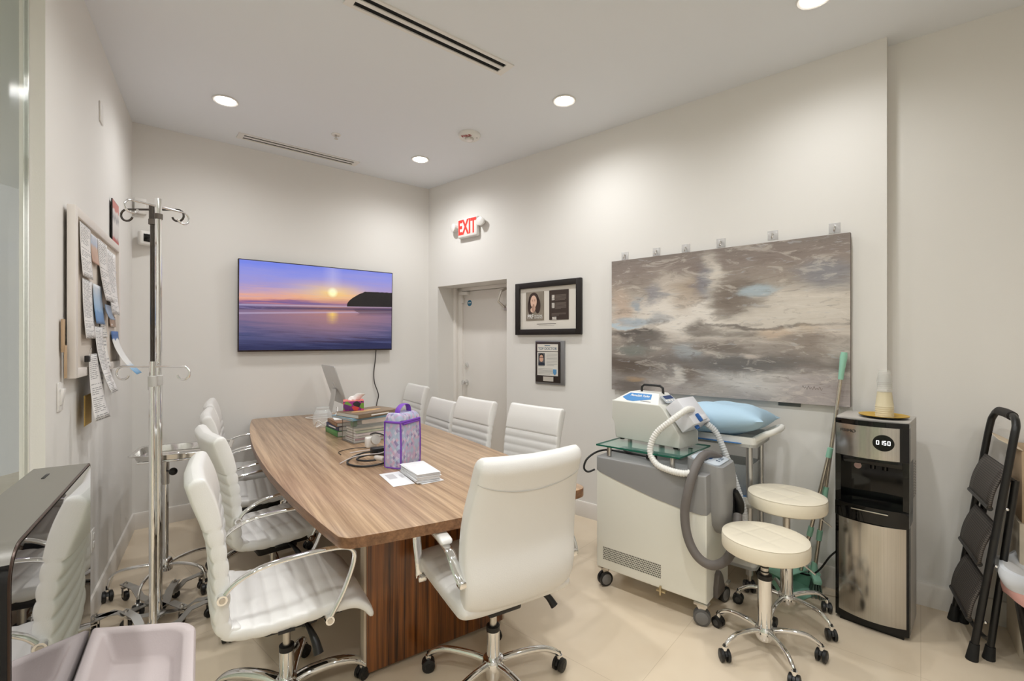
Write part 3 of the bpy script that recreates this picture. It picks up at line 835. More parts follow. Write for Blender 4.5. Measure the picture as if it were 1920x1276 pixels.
M_sheet2 = printed('typed form', S(236, 234, 232), S(60, 60, 70), 46, 5)
M_note = printed('hand note', S(240, 238, 232), S(80, 84, 100), 9, 9)
def gradient_print(name, stops, ns=4.0):
    m = bpy.data.materials.new(name); m.use_nodes = True
    g = NG(m)
    u, v, _ = g.xyz(g.coords('UV'))
    f = g.m('ADD', v, g.m('MULTIPLY', g.m('SUBTRACT', g.noise(g.coords('UV'), ns, 3.0), 0.5), 0.25))
    g.color(g.ramp(f, stops)); g.bsdf.inputs['Roughness'].default_value = 0.5
    return m
def pinned(s0, h0, s1, h1, m, name, label, cat, curl=0.0, off=0.034, lean=0.0, group=None):
    """sheet of paper on the notice board; its lower end bends away by curl metres"""
    mb = MB()
    s0 += 0.035; s1 += 0.048
    def fn(u, v):
        k = (1 - v)
        off_ = off + curl * k * k + lean * u * k
        p = on_wall('left', s0 + (s1 - s0) * u + curl * 0.6 * k * k, h0 + (h1 - h0) * v, off_)
        return p
    mb.grid(fn, 6, 12)
    ob = mb.build(name, m, fix=False)
    so = ob.modifiers.new('thickness', 'SOLIDIFY'); so.thickness = 0.0008
    return tag(ob, label, cat, group)
G = 'papers on the notice board'
pinned(-0.300, 1.755, -0.105, 2.000, M_sheet, 'notice_sheet', 'typed sheet pinned at the notice board corner nearest the glass', 'paper', 0.01, group=G)
pinned(-0.262, 1.470, -0.075, 1.748, M_sheet2, 'notice_sheet', 'typed form pinned below the first sheet, low on the notice board', 'paper', 0.012, off=0.036, group=G)
pinned(-0.095, 1.845, 0.050, 1.985, gradient_print('card print', [(0, S(206, 168, 148)), (0.55, S(220, 190, 170)), (0.7, S(198, 210, 228)), (1, S(224, 228, 236))]), 'notice_card', 'narrow peach and pale blue card between two typed sheets on the notice board', 'card', 0.008, group=G)
pinned(0.075, 1.672, 0.295, 1.990, M_sheet, 'notice_sheet', 'long typed sheet in the middle of the notice board beside the peach card', 'paper', 0.03, group=G)
pinned(0.312, 1.612, 0.548, 1.975, M_sheet2, 'notice_sheet', 'long typed sheet at the notice board side nearest the drip stands', 'paper', 0.02, group=G)
pinned(-0.070, 1.545, 0.120, 1.742, gradient_print('blue leaflet', [(0, S(100, 140, 190)), (0.3, S(120, 160, 206)), (0.34, S(150, 186, 220)), (0.7, S(186, 206, 226)), (1, S(226, 230, 234))]), 'notice_leaflet', 'blue leaflet pinned in the middle of the notice board', 'leaflet', 0.012, off=0.04, group=G)
pinned(0.150, 1.575, 0.300, 1.655, mat('blue photo print', S(126, 146, 172), 0.4, vary=(14, 0.3)), 'notice_photo', 'small slate blue scrap beside the blue leaflet on the notice board', 'paper', 0.02, off=0.05, group=G)
pinned(0.375, 1.540, 0.545, 1.602, mat('family photo print', S(170, 140, 120), 0.4, vary=(22, 0.5)), 'notice_photo', 'small colour photo print below the long sheets on the notice board', 'photo', 0.004, group=G)
pinned(0.128, 1.478, 0.270, 1.570, M_note, 'notice_note', 'small white note under the slate blue scrap on the notice board', 'paper', 0.008, group=G)
pinned(-0.055, 1.190, 0.110, 1.530, M_sheet2, 'notice_strip', 'long white strip curling off below the blue leaflet', 'paper', 0.06, off=0.045, group=G)
pinned(0.110, 1.31, 0.27, 1.485, M_note, 'notice_note', 'white receipt hanging under the small note on the notice board', 'paper', 0.02, off=0.036, group=G)
pinned(0.418, 1.255, 0.620, 1.515, gradient_print('brochure print', [(0, S(110, 168, 214)), (0.12, S(150, 190, 222)), (0.25, S(236, 236, 234)), (0.8, S(238, 238, 236)), (0.83, S(70, 112, 172)), (1, S(62, 104, 166))], 3.0), 'notice_brochure', 'curling white brochure with a blue top at the low corner of the notice board', 'brochure', 0.11, off=0.036, group=G)
pinned(-0.215, 1.075, -0.055, 1.395, M_sheet, 'notice_bundle', 'bundle of white papers clipped under the notice board frame', 'paper', 0.02, off=0.05, lean=0.03, group=G)
pinned(-0.200, 1.055, -0.06, 1.20, mat('manila yellow', S(198, 164, 90), 0.7), 'notice_envelope', 'yellow slip hanging behind the clipped bundle below the board', 'paper', 0.0, off=0.03, group=G)
pinned(-0.05, 1.08, 0.10, 1.30, M_note, 'notice_slip', 'white slip hanging below the board frame under the curling strip', 'paper', 0.015, off=0.05, group=G)
t = thing('binder_clip', 'black binder clip holding the papers below the notice board', 'clip', on_wall('left', -0.205, 1.375, 0.045), rzl)
mb = MB(); mb.box((0, -0.004, 0), (0.04, 0.016, 0.03), 0.003); mb.build('body', M_black, t)
mb = MB(); mb.tube([(-0.012, -0.012, 0.012), (-0.010, -0.016, 0.045), (0.010, -0.016, 0.045), (0.012, -0.012, 0.012)], 0.0015, 6, smooth=4); mb.build('wire_lever', M_chrome, t)
t = thing('small_poster', 'small red and white poster card propped on top of the notice board', 'poster', on_wall('left', 0.735, 2.19, 0.012), rzl)
mb = MB(); mb.box((0, 0, 0), (0.215, 0.006, 0.28), 0.001); mb.build('board', M_frame, t)
mb = MB(); mb.quad([(-0.105, -0.0036, -0.137), (0.105, -0.0036, -0.137), (0.105, -0.0036, 0.137), (-0.105, -0.0036, 0.137)])
mb.build('print', gradient_print('poster print', [(0, S(190, 92, 88)), (0.14, S(180, 84, 80)), (0.2, S(210, 204, 200)), (0.5, S(224, 220, 216)), (0.6, S(160, 158, 160)), (0.78, S(226, 220, 216)), (0.82, S(204, 130, 122)), (1, S(206, 136, 128))], 6.0), t)
t = thing('wood_sliver', 'thin tan wooden strips stuck behind the near edge of the notice board', 'wood strip', on_wall('left', -0.42, 1.43, 0.006), rzl)
mb = MB(); mb.box((0, -0.004, 0.05), (0.03, 0.008, 0.14), 0.001); mb.box((0.01, -0.010, -0.06), (0.03, 0.005, 0.14), 0.001); mb.build('strips', mat('tan strip', S(188, 160, 128), 0.7), t)

# ------------------------------------------------------------------ conference table
AX = Vector((0.562, -0.827, 0)).normalized()          # from the far end to the near end
T_H, T_TH = 0.775, 0.04
far_l, near_l, near_r, far_r = Vector((-2.274, 4.10, 0)), Vector((-0.588, 1.616, 0)), Vector((0.352, 2.190, 0)), Vector((-1.344, 4.67, 0))
cen = (far_l + near_l + near_r + far_r) / 4
t_rz = math.atan2(AX.y, AX.x)
t = thing('conference_table', 'long boat shaped conference table with a light walnut top', 'table', (cen.x, cen.y, 0), t_rz)
def to_local(p):
    return (RZ(-t_rz) @ (p - cen))
def side(a, b, bulge, n=14):
    out = []
    d = (b - a); nrm = Vector((d.y, -d.x, 0)).normalized()
    for i in range(n + 1):
        f = i / n
        out.append(a + d * f + nrm * bulge * 4 * f * (1 - f))
    return out
def outline():
    P = side(far_r, far_l, 0.0, 1) + side(far_l, near_l, 0.0, 1)
    segs = [side(far_l, near_l, 0.105), side(near_l, near_r, 0.035), side(near_r, far_r, 0.055), side(far_r, far_l, 0.0)]
    r = 0.055
    pts = []
    for k, sg in enumerate(segs):
        # cut both ends for the rounded corners
        cut = [p for p in sg if (p - sg[0]).length > r and (p - sg[-1]).length > r]
        pts.append(cut)
    out = []
    corners = [near_l, near_r, far_r, far_l]
    for k in range(4):
        out += pts[k]
        a, c, b = pts[k][-1], corners[k], pts[(k + 1) % 4][0]
        a2 = c + (a - c).normalized() * r; b2 = c + (b - c).normalized() * r
        for i in range(1, 8):
            f = i / 8
            out.append(a2 * (1 - f) ** 2 + c * 2 * f * (1 - f) + b2 * f * f)
    return [to_local(p) for p in out]
ol = outline()
mb = MB(); mb.prism([(p.x, p.y) for p in ol], T_H - T_TH, T_H, bev=0.003, seg=2)
mb.bm.faces.ensure_lookup_table(); mb.bm.normal_update()
for f in mb.bm.faces:
    if abs(f.normal.z) < 0.6: f.material_index = 1
mb.build('table_top', [M_walnut, M_edge], t)
def pedestal(x):
    mb = MB(); mb.box((x, 0, 0.02 + (T_H - T_TH - 0.02) / 2), (0.05, 0.70, T_H - T_TH - 0.02), 0.002)
    p = mb.build('pedestal_panel', M_panelwood, t)
    for s in (-1, 1):
        mb = MB(); mb.box((x - 0.002, s * 0.356, 0.02 + (T_H - T_TH - 0.02) / 2), (0.052, 0.012, T_H - T_TH - 0.024), 0.002)
        mb.build('edge_trim', mat('beige edge trim', S(206, 190, 170), 0.5), p)
pl = to_local(Vector((-0.3635, 2.2365, 0))).x
pedestal(pl); pedestal(-1.05)
mb = MB(); mb.box(((pl - 1.05) / 2, 0, 0.42), (pl + 1.05 - 0.05, 0.03, 0.45), 0.002); mb.build('modesty_panel', M_panelwood, t)

# ------------------------------------------------------------------ chairs
def resample(P, step):
    P = spline([Vector((0, p[0], p[1])) for p in P], 16)
    L = [0.0]
    for a, b in zip(P, P[1:]): L.append(L[-1] + (b - a).length)
    n = max(2, int(L[-1] / step)); out = []; k = 0
    for i in range(n + 1):
        d = L[-1] * i / n
        while k < len(P) - 2 and L[k + 1] < d: k += 1
        f = (d - L[k]) / max(1e-9, L[k + 1] - L[k])
        out.append((P[k].lerp(P[k + 1], min(1, f)), d))
    return out, L[-1]
def cushion(mb, path, width, thick, ribs=None, n=32, ex=5.0, bow=0.0, step=0.0065, endr=None, rib_d=0.20):
    """padded slab swept along a side profile; width and thick are functions of 0..1; ribs = (start, end, count) in 0..1"""
    pts, L = resample(path, step)
    secs = []
    m = len(pts)
    for i, (p, d) in enumerate(pts):
        tg = (pts[min(i + 1, m - 1)][0] - pts[max(i - 1, 0)][0]).normalized()
        nr = Vector((0, tg.z, -tg.y))
        f = d / L
        w, th = width(f) / 2, thick(f) / 2
        e = min(d, L - d); R = endr or thick(f) * 0.6
        if e < R:
            q = math.sqrt(max(0.0, 1 - (1 - e / R) ** 2)); q = max(q, 0.08)
            w -= (1 - q) * R * 0.45; th *= q
        if ribs and ribs[0] <= f <= ribs[1]:
            ph = (f - ribs[0]) / (ribs[1] - ribs[0]) * ribs[2]
            k = 1 - rib_d + rib_d * abs(math.sin(PI * ph)) ** 0.45
        else: k = 1.0
        sec = []
        for j in range(n):
            a = 2 * PI * j / n
            ca, sa = math.cos(a), math.sin(a)
            x = math.copysign(abs(ca) ** (2 / ex), ca)
            y = math.copysign(abs(sa) ** (2 / ex), sa)
            kk = k
            sec.append(p + Vector((x * w, 0, 0)) + nr * (y * th * kk + bow * (x * x)))
        secs.append(sec)
    mb.loft(secs)
    return mb

def caster_mb(ang=0.0, s=1.0):
    """twin wheel castor, origin on the floor"""
    mb = MB()
    M = RZ(ang)
    r = 0.027 * s
    for k in (-1, 1):
        mb.mi = 0
        mb.lathe([(r * 0.75, -0.009 * s), (r, -0.006 * s), (r, 0.006 * s), (r * 0.75, 0.009 * s), (0, 0.009 * s)], 20, M @ TR(k * 0.014 * s, 0, r) @ RY(PI / 2))
        mb.mi = 1
        mb.lathe([(r * 0.55, 0), (r * 0.5, 0.0035 * s), (0, 0.004 * s)], 16, M @ TR(k * 0.0215 * s, 0, r) @ RY(k * PI / 2))
    mb.mi = 0
    hood = [(math.cos(a) * r * 1.04, math.sin(a) * r * 1.04) for a in [math.radians(20 + 15 * i) for i in range(11)]]
    mb.prism(hood, -0.005 * s, 0.005 * s, M @ TR(0, 0, r) @ RZ(PI / 2) @ RX(PI / 2))
    mb.cyl(M @ Vector((0, 0, r)), M @ Vector((0, 0, r * 2.9)), 0.0065 * s, 10)
    return mb
M_wheelgrey = mat('wheel grey', S(70, 69, 68), 0.5)

def star_base(t, R, hub_z, tip_z, wid, flat_, start, cs=1.0, ws=(0.3, 2.1, 4.0, 1.2, 5.3), tubular=False, wheel=None):
    """five chrome legs with castors around local origin; legs share a mesh"""
    mb = MB()
    if tubular:
        path = [(0.02, 0, hub_z), (R * 0.35, 0, hub_z + 0.012), (R * 0.72, 0, hub_z + 0.010), (R * 0.93, 0, hub_z - 0.015), (R, 0, tip_z)]
        mb.tube(path, [wid * 0.62, wid * 0.62, wid * 0.55, wid * 0.5, wid * 0.36], 14, smooth=6)
    else:
        path = [(0.02, 0, hub_z - 0.01), (R * 0.3, 0, hub_z + 0.008), (R * 0.62, 0, hub_z + 0.012), (R * 0.88, 0, hub_z - 0.004), (R * 1.03, 0, tip_z - 0.006)]
        mb.tube(path, [flat_, flat_, flat_ * 0.9, flat_ * 0.75, flat_ * 0.5], 16, ref=(0, 0, 1), rb=[wid, wid * 0.72], smooth=6)
    mb.cyl((R, 0, tip_z + 0.004), (R, 0, tip_z - 0.022), 0.012 * cs, 12)
    leg = mb.build('leg', M_chrome, t, sharp=50)
    leg.rotation_euler = (0, 0, start)
    legs = [leg]
    for k in range(1, 5):
        c = leg.copy(); COL.objects.link(c); c.parent = t; c.rotation_euler = (0, 0, start + k * 2 * PI / 5); legs.append(c)
    cm = caster_mb(0, cs).build('caster', [M_black, wheel or M_black], None, sharp=40)
    for k, lg in enumerate(legs):
        c = cm if k == 0 else cm.copy()
        if k: COL.objects.link(c)
        c.parent = lg; c.location = (R, 0, 0); c.rotation_euler = (0, 0, ws[k])
    return legs

def make_conference_chair():
    t = thing('office_chair', 'x', 'office chair', group='ribbed white conference chairs')
    mb = MB()
    path = [(-0.165, 0.448), (-0.215, 0.462), (-0.240, 0.51), (-0.240, 0.60), (-0.246, 0.72), (-0.268, 0.85), (-0.300, 0.955), (-0.318, 1.0)]
    cushion(mb, path, lambda f: 0.475 + 0.012 * math.sin(PI * min(1, f * 1.1)), lambda f: 0.056 + 0.016 * math.exp(-((f - 0.86) / 0.14) ** 2),
            ribs=(0.10, 0.70, 7), ex=9, bow=0.016, rib_d=0.34, endr=0.022)
    back = mb.build('backrest', M_leather, t, sharp=60)
    mb = MB()
    path = [(-0.220, 0.470), (-0.10, 0.452), (0.03, 0.455), (0.13, 0.462), (0.205, 0.455), (0.252, 0.425), (0.275, 0.385)]
    cushion(mb, path, lambda f: 0.485 + 0.01 * f, lambda f: 0.062 - 0.032 * max(0, (f - 0.7) / 0.3), ribs=(0.06, 0.70, 6), ex=5, rib_d=0.22)
    seat = mb.build('seat', M_leather, t, sharp=60)
    for s in (-1, 1):
        mb = MB(); mb.box((s * 0.243, -0.03, 0.430), (0.006, 0.055, 0.011), 0.001); mb.build('seat_tag', M_black, seat)
    for s in (-1, 1):
        mb = MB()
        P = [(s * 0.252, -0.222, 0.610), (s * 0.256, -0.185, 0.650), (s * 0.258, -0.10, 0.684), (s * 0.258, 0.04, 0.694), (s * 0.258, 0.150, 0.690), (s * 0.258, 0.196, 0.668), (s * 0.258, 0.197, 0.62),
             (s * 0.256, 0.165, 0.53), (s * 0.254, 0.125, 0.455), (s * 0.253, 0.112, 0.432)]
        mb.tube(P, 0.0125, 12, ref=(s, 0, 0), rb=0.0085, smooth=6)
        for (y, z) in ((-0.225, 0.606), (0.112, 0.432)):
            mb.cyl((s * 0.240, y, z), (s * 0.268, y, z), 0.016, 16)
        arm = mb.build('armrest', M_chrome, t, sharp=50)
        mb = MB()
        for (y, z) in ((-0.225, 0.606), (0.112, 0.432)): mb.lathe([(0.0095, 0), (0.0095, 0.002), (0.004, 0.003), (0, 0.001)], 14, TR(s * 0.268, y, z) @ RY(s * PI / 2))
        mb.build('bolt', M_brushed, arm)
    mb = MB()
    mb.box((0, 0.04, 0.392), (0.26, 0.30, 0.040), 0.010); mb.box((0, 0.01, 0.352), (0.13, 0.20, 0.055), 0.014)
    mb.box((0, 0.08, 0.418), (0.36, 0.05, 0.014), 0.003); mb.box((0, -0.07, 0.418), (0.36, 0.05, 0.014), 0.003)
    mb.build('tilt_mechanism', M_black, t)
    mb = MB(); mb.tube([(0.05, 0.02, 0.385), (0.14, 0.05, 0.38), (0.20, 0.07, 0.345), (0.225, 0.08, 0.30)], [0.007, 0.008, 0.014, 0.018], 10, smooth=5); mb.build('lever', M_black, t)
    mb = MB(); mb.cyl((0, 0, 0.225), (0, 0, 0.36), 0.0145); mb.build('gas_rod', M_brushed, t)
    mb = MB(); mb.lathe([(0.0275, 0.09), (0.0275, 0.226), (0.021, 0.232), (0.015, 0.232)], 24); mb.build('column', M_chrome, t)
    mb = MB(); mb.lathe([(0.0282, 0.220), (0.0282, 0.240), (0.016, 0.242)], 24); mb.build('collar', M_black, t)
    mb = MB(); mb.lathe([(0.034, 0.055), (0.042, 0.075), (0.042, 0.108), (0.034, 0.118), (0.0275, 0.118)], 28); mb.build('hub', M_chrome, t)
    star_base(t, 0.295, 0.098, 0.068, 0.029, 0.021, math.radians(15))
    return t
chair = make_conference_chair()
# (x, y) of the hub, facing direction, label
CH = [((-0.905, 1.885), (0.84, 0.54), 'ribbed white chair nearest the black display, pushed half under the table'),
      ((-1.305, 2.56), (0.735, 0.68), 'ribbed white chair second from the black display along the table side facing the notice board'),
      ((-1.69, 3.15), (0.85, 0.52), 'ribbed white chair third from the black display along the table side facing the notice board'),
      ((-2.00, 3.66), (0.86, 0.51), 'ribbed white chair in the room corner, last along the side facing the notice board'),
      ((-0.035, 3.065), (-0.705, -0.709), 'ribbed white chair seen from its front between the framed book covers and the table'),
      ((-0.50, 3.47), (-0.773, -0.634), 'ribbed white chair in front of the door leaf'),
      ((-0.855, 4.06), (-0.83, -0.56), 'ribbed white chair in front of the doorway edge, beside the purple bag'),
      ((-1.21, 4.66), (-0.83, -0.56), 'ribbed white chair in the far corner under the exit sign')]
for i, (p, f, lab) in enumerate(CH):
    if i == 0:
        chair.location = (p[0], p[1], 0); chair.rotation_euler = (0, 0, facing(*f)); chair['label'] = lab
    else:
        c = dup(chair, (p[0], p[1], 0), facing(*f), lab)
        if i == 6:      # this one stands lower on its gas lift
            for part in c.children:
                if part.name.split('.')[0] in ('backrest', 'seat', 'armrest', 'tilt_mechanism', 'lever', 'gas_rod'): part.location.z -= 0.075

# high back padded chair at the near end of the table
t = thing('office_chair', 'smooth padded white chair seen from behind at the table end', 'office chair', (-0.080, 1.985, 0), facing(-0.517, 0.856))
mb = MB()
path = [(-0.165, 0.478), (-0.215, 0.512), (-0.234, 0.58), (-0.232, 0.70), (-0.250, 0.83), (-0.285, 0.95), (-0.325, 1.045)]
def bw_(f): return 0.465 + 0.028 * math.sin(PI * min(1, f * 1.25)) - 0.020 * max(0, (f - 0.55) / 0.45)
cushion(mb, path, bw_, lambda f: 0.092 - 0.012 * f, ex=5.5, bow=0.020, n=44, endr=0.05)
back = mb.build('backrest', M_leather, t, sharp=60)
def rear_surface(x, z):
    ys = None
    P, L = resample(path, 0.01)
    i = min(range(len(P) - 1), key=lambda k: abs((P[k][0].z + P[k + 1][0].z) / 2 - z))
    a_, b_ = P[i][0], P[i + 1][0]
    w_ = min(1, max(0, (z - a_.z) / max(1e-6, b_.z - a_.z)))
    best = (a_.lerp(b_, w_), P[i][1] + (P[i + 1][1] - P[i][1]) * w_); f = best[1] / L
    tg = (P[min(i + 1, len(P) - 1)][0] - P[max(i - 1, 0)][0]).normalized()
    w, th = bw_(f) / 2, (0.092 - 0.012 * f) / 2
    q = min(abs(x) / w, 0.999)
    y = (1 - q ** 5.5) ** (1 / 5.5)
    return best[0] + Vector((x, 0, 0)) + Vector((0, -tg.z, tg.y)) * (th * y) + Vector((0, tg.z, -tg.y)) * (0.020 * q * q)
mb = MB()
mb.tube([rear_surface(x, 0.965 - 0.036 * (1 - (x / 0.225) ** 2)) for x in [(-0.223 + 0.446 * i / 24) for i in range(25)]], 0.0024, 6)
mb.build('seam', mat('leather seam', S(206, 203, 198), 0.5), back)

mb = MB()
path = [(-0.225, 0.478), (-0.10, 0.482), (0.08, 0.492), (0.20, 0.500), (0.292, 0.478)]
cushion(mb, path, lambda f: 0.50 + 0.01 * f, lambda f: 0.10 - 0.01 * f, ex=4.0, n=40, ribs=(0.30, 0.72, 3), rib_d=0.07, endr=0.055)
mb.build('seat', M_leather, t, sharp=60)
for s in (-1, 1):
    mb = MB()
    P = [(s * 0.250, -0.235, 0.600), (s * 0.260, -0.205, 0.635), (s * 0.262, -0.150, 0.682), (s * 0.262, -0.06, 0.700), (s * 0.262, 0.06, 0.702), (s * 0.262, 0.155, 0.698), (s * 0.262, 0.200, 0.672), (s * 0.262, 0.205, 0.61), (s * 0.260, 0.185, 0.52), (s * 0.258, 0.175, 0.452)]
    mb.tube(P, 0.0185, 14, ref=(s, 0, 0), rb=0.0075, smooth=6)
    mb.box((s * 0.248, -0.225, 0.598), (0.034, 0.036, 0.028), 0.006); mb.box((s * 0.255, 0.175, 0.452), (0.036, 0.05, 0.024), 0.005)
    arm = mb.build('armrest', M_chrome, t, sharp=50)
    mb = MB(); cushion(mb, [(-0.125, 0.708), (-0.03, 0.722), (0.06, 0.724), (0.145, 0.718)], lambda f: 0.048, lambda f: 0.026, ex=3.5, n=20)
    pad = mb.build('arm_pad', M_leather, arm); pad.location = (s * 0.262, 0, 0)
mb = MB()
mb.box((0, 0.0, 0.378), (0.15, 0.22, 0.04), 0.01)
mb.build('tilt_mechanism', M_black, t)
mb = MB(); mb.tube([(0.06, -0.02, 0.375), (0.17, -0.03, 0.365), (0.235, -0.05, 0.345), (0.262, -0.08, 0.30)], [0.007, 0.008, 0.013, 0.017], 10, smooth=5); mb.build('lever', M_black, t)
mb = MB(); mb.cyl((0, 0, 0.25), (0, 0, 0.365), 0.0155); mb.build('gas_rod', M_brushed, t)
mb = MB(); mb.lathe([(0.0275, 0.095), (0.0275, 0.245), (0.021, 0.25), (0.016, 0.25)], 24); mb.build('column', M_chrome, t)
mb = MB(); mb.lathe([(0.0285, 0.238), (0.0285, 0.258), (0.017, 0.26)], 24); mb.build('collar', M_black, t)
mb = MB(); mb.lathe([(0.02, 0.03), (0.03, 0.04), (0.034, 0.075), (0.046, 0.082), (0.048, 0.112), (0.042, 0.124), (0.0275, 0.126)], 30); mb.build('hub', M_chrome, t)
star_base(t, 0.305, 0.104, 0.066, 0.024, 0.016, math.radians(90 - 31) , 1.05, tubular=True)

# ------------------------------------------------------------------ round stools
M_band = mat('black ring', S(20, 20, 20), 0.4)
def make_stool(h, label, loc, start):
    t = thing('rolling_stool', label, 'stool', loc, 0, 'round rolling stools')
    R = 0.186
    mb = MB()
    prof = [(0.02, h - 0.078), (R - 0.012, h - 0.078), (R - 0.003, h - 0.072), (R, h - 0.062), (R, h - 0.018), (R - 0.004, h - 0.009)]
    mb.lathe(prof, 64, cap=True)
    mb.build('seat_band', M_cream, t)
    mb = MB()
    n, k = 72, 22
    secs = []
    for i in range(k + 1):
        r = (R - 0.002) * (1 - i / k)
        ring = []
        for j in range(n):
            a = 2 * PI * j / n + math.radians(20)
            x, y = r * math.cos(2 * PI * j / n), r * math.sin(2 * PI * j / n)
            ca, sa = math.cos(math.radians(25)), math.sin(math.radians(25))
            px, py = x * ca + y * sa, -x * sa + y * ca
            e = 1 - (r / R) ** 6
            g = sum(math.exp(-((px - c) / 0.006) ** 2) for c in (-0.06, 0.06)) + sum(math.exp(-((py - c) / 0.006) ** 2) for c in (-0.06, 0.06))
            z = h - 0.010 + 0.012 * math.sqrt(max(0, 1 - (r / R) ** 5)) - 0.0035 * min(1, g) * e
            ring.append((x, y, z))
        if i == k: ring = [(1e-4 * math.cos(2 * PI * j / n), 1e-4 * math.sin(2 * PI * j / n), h + 0.002) for j in range(n)]
        secs.append(ring)
    mb.loft(secs)
    mb.build('seat_top', M_cream, t, sharp=60)
    mb = MB(); mb.cyl((0, 0, h - 0.12), (0, 0, h - 0.07), 0.05, 24); mb.cyl((0, 0, h - 0.085), (0, 0, h - 0.077), 0.11, 24); mb.build('seat_plate', M_black, t)
    mb = MB(); mb.cyl((0, 0, 0.33 if h < 0.6 else 0.36), (0, 0, h - 0.08), 0.0175); mb.build('gas_rod', M_brushed, t)
    top = 0.36 if h < 0.6 else 0.40
    mb = MB()
    for z in (top + 0.012, top + 0.034): mb.lathe([(0.0178, z), (0.0185, z + 0.004), (0.0178, z + 0.008)], 20, cap=False)
    mb.lathe([(0.031, top - 0.02), (0.031, top), (0.018, top + 0.002)], 24); mb.build('collar', M_band, t)
    mb = MB(); mb.lathe([(0.030, 0.09), (0.030, top - 0.012), (0.020, top - 0.008)], 28); mb.build('column', M_chrome, t)
    mb = MB(); mb.lathe([(0.03, 0.055), (0.042, 0.075), (0.043, 0.105), (0.036, 0.117), (0.03, 0.118)], 30); mb.build('hub', M_chrome, t)
    mb = MB(); mb.tube([(0.03, 0, h - 0.095), (0.12, -0.03, h - 0.10), (0.17, -0.05, h - 0.135), (0.20, -0.06, h - 0.16)], 0.004, 8, smooth=4); mb.build('lever', M_brushed, t)
    star_base(t, 0.232, 0.098, 0.066, 0.019, 0.014, start, 1.0, tubular=True, wheel=M_wheelgrey, ws=(0.9, 2.6, 4.4, 1.5, 5.9))
make_stool(0.548, 'lower cream round stool with chrome column standing nearest the viewer', (1.19, 2.21, 0), math.radians(-90))
make_stool(0.650, 'higher cream round stool with chrome column standing behind the lower one', (1.462, 2.50, 0), math.radians(-66))

# ------------------------------------------------------------------ cooling machine cabinet
mrz = math.atan2(-0.657, 0.754)
MX, MY = 0.504, 2.80          # front corner nearest the table
t = thing('cooling_machine', 'white and grey rolling medical cooling cabinet with a control head', 'medical machine', (MX, MY, 0), mrz)
MACHINE = t
Lm, Dm, zb, zt = 0.640, 0.355, 0.118, 0.772
M_mwhite = mat('machine white', S(238, 236, 224), 0.35, coat=0.15)
M_mgrey = mat('machine grey', S(150, 149, 148), 0.42)
def grey_edge(x):  # lower edge of the grey hood along the side
    K = [(0, 0.690), (0.10, 0.662), (0.18, 0.642), (0.35, 0.603), (0.508, 0.577), (0.60, 0.570), (0.66, 0.568)]
    for (a, b), (c, d) in zip(K, K[1:]):
        if x <= c: return b + (d - b) * (x - a) / (c - a)
    return K[-1][1]
N = 24
side_low = [(0, zb), (Lm, zb)] + [(Lm * (1 - i / N), grey_edge(Lm * (1 - i / N)) + 0.004) for i in range(N + 1)]
mb = MB(); mb.prism(side_low, -Dm, 0, RX(PI / 2), bev=0.008, seg=3); body = mb.build('body', M_mwhite, t)
side_up = [(Lm * i / N, grey_edge(Lm * i / N)) for i in range(N + 1)] + [(Lm, zt), (0, zt)]
mb = MB(); mb.prism(side_up, -Dm - 0.002, 0.004, RX(PI / 2), bev=0.012, seg=3); mb.build('grey_hood', M_mgrey, t)
# control head at the end next to the stools
mb = MB()
secs = []
hx = Lm
for (z, x0, x1, w) in ((0.44, hx - 0.01, hx + 0.028, 0.05), (0.455, hx - 0.02, hx + 0.046, 0.10), (0.50, hx - 0.04, hx + 0.064, 0.19), (0.58, hx - 0.10, hx + 0.070, 0.225), (0.70, hx - 0.125, hx + 0.068, 0.235), (0.78, hx - 0.13, hx + 0.060, 0.235), (0.805, hx - 0.13, hx + 0.054, 0.230)):
    secs.append([(p[0], p[1], z + (0.030 * (hx + 0.054 - p[0]) / 0.18 if z > 0.79 else 0)) for p in rrect(x1 - x0, w, min(0.035, w * 0.4, (x1 - x0) * 0.4), 5, (x0 + x1) / 2, Dm / 2)])
mb.loft(secs)
head = mb.build('control_head', M_mgrey, t, sharp=50)
pm = TR(hx - 0.040, Dm / 2, 0.824) @ RY(math.radians(9.6))
mb = MB(); mb.prism(rrect(0.150, 0.200, 0.03, 6), -0.004, 0.003, pm, bev=0.002); mb.build('control_panel', mat('panel pale blue', S(206, 214, 222), 0.35), head)
mb = MB(); mb.prism(rrect(0.066, 0.082, 0.004, 2, -0.020, 0.012), 0.003, 0.0045, pm); mb.build('display', mat('blue display', S(44, 78, 122), 0.15, emit=S(50, 90, 150), estr=0.25), head)
mb = MB()
for (x, y) in ((0.040, 0.045), (0.052, 0.045), (0.040, 0.020), (0.052, 0.020), (0.040, -0.02), (0.052, -0.02), (0.0, -0.055), (0.0, -0.068)): mb.prism(rrect(0.008, 0.016, 0.002, 2, x, y), 0.003, 0.0055, pm)
mb.build('keys', mat('grey blue keys', S(112, 124, 138), 0.5), head)
# recessed hand grip with the black nozzle on the head's end
mb = MB(); mb.prism(rrect(0.060, 0.130, 0.022, 6), 0, 0.004, TR(hx + 0.067, Dm * 0.64, 0.605) @ RZ(PI / 2) @ RX(PI / 2)); mb.build('grip_recess', M_slot, head)
mb = MB(); mb.tube([(hx + 0.076, Dm * 0.60, 0.66), (hx + 0.092, Dm * 0.66, 0.60), (hx + 0.086, Dm * 0.70, 0.555), (hx + 0.075, Dm * 0.70, 0.52)], [0.016, 0.022, 0.026, 0.014], 12, smooth=5); mb.build('nozzle', M_black, head)
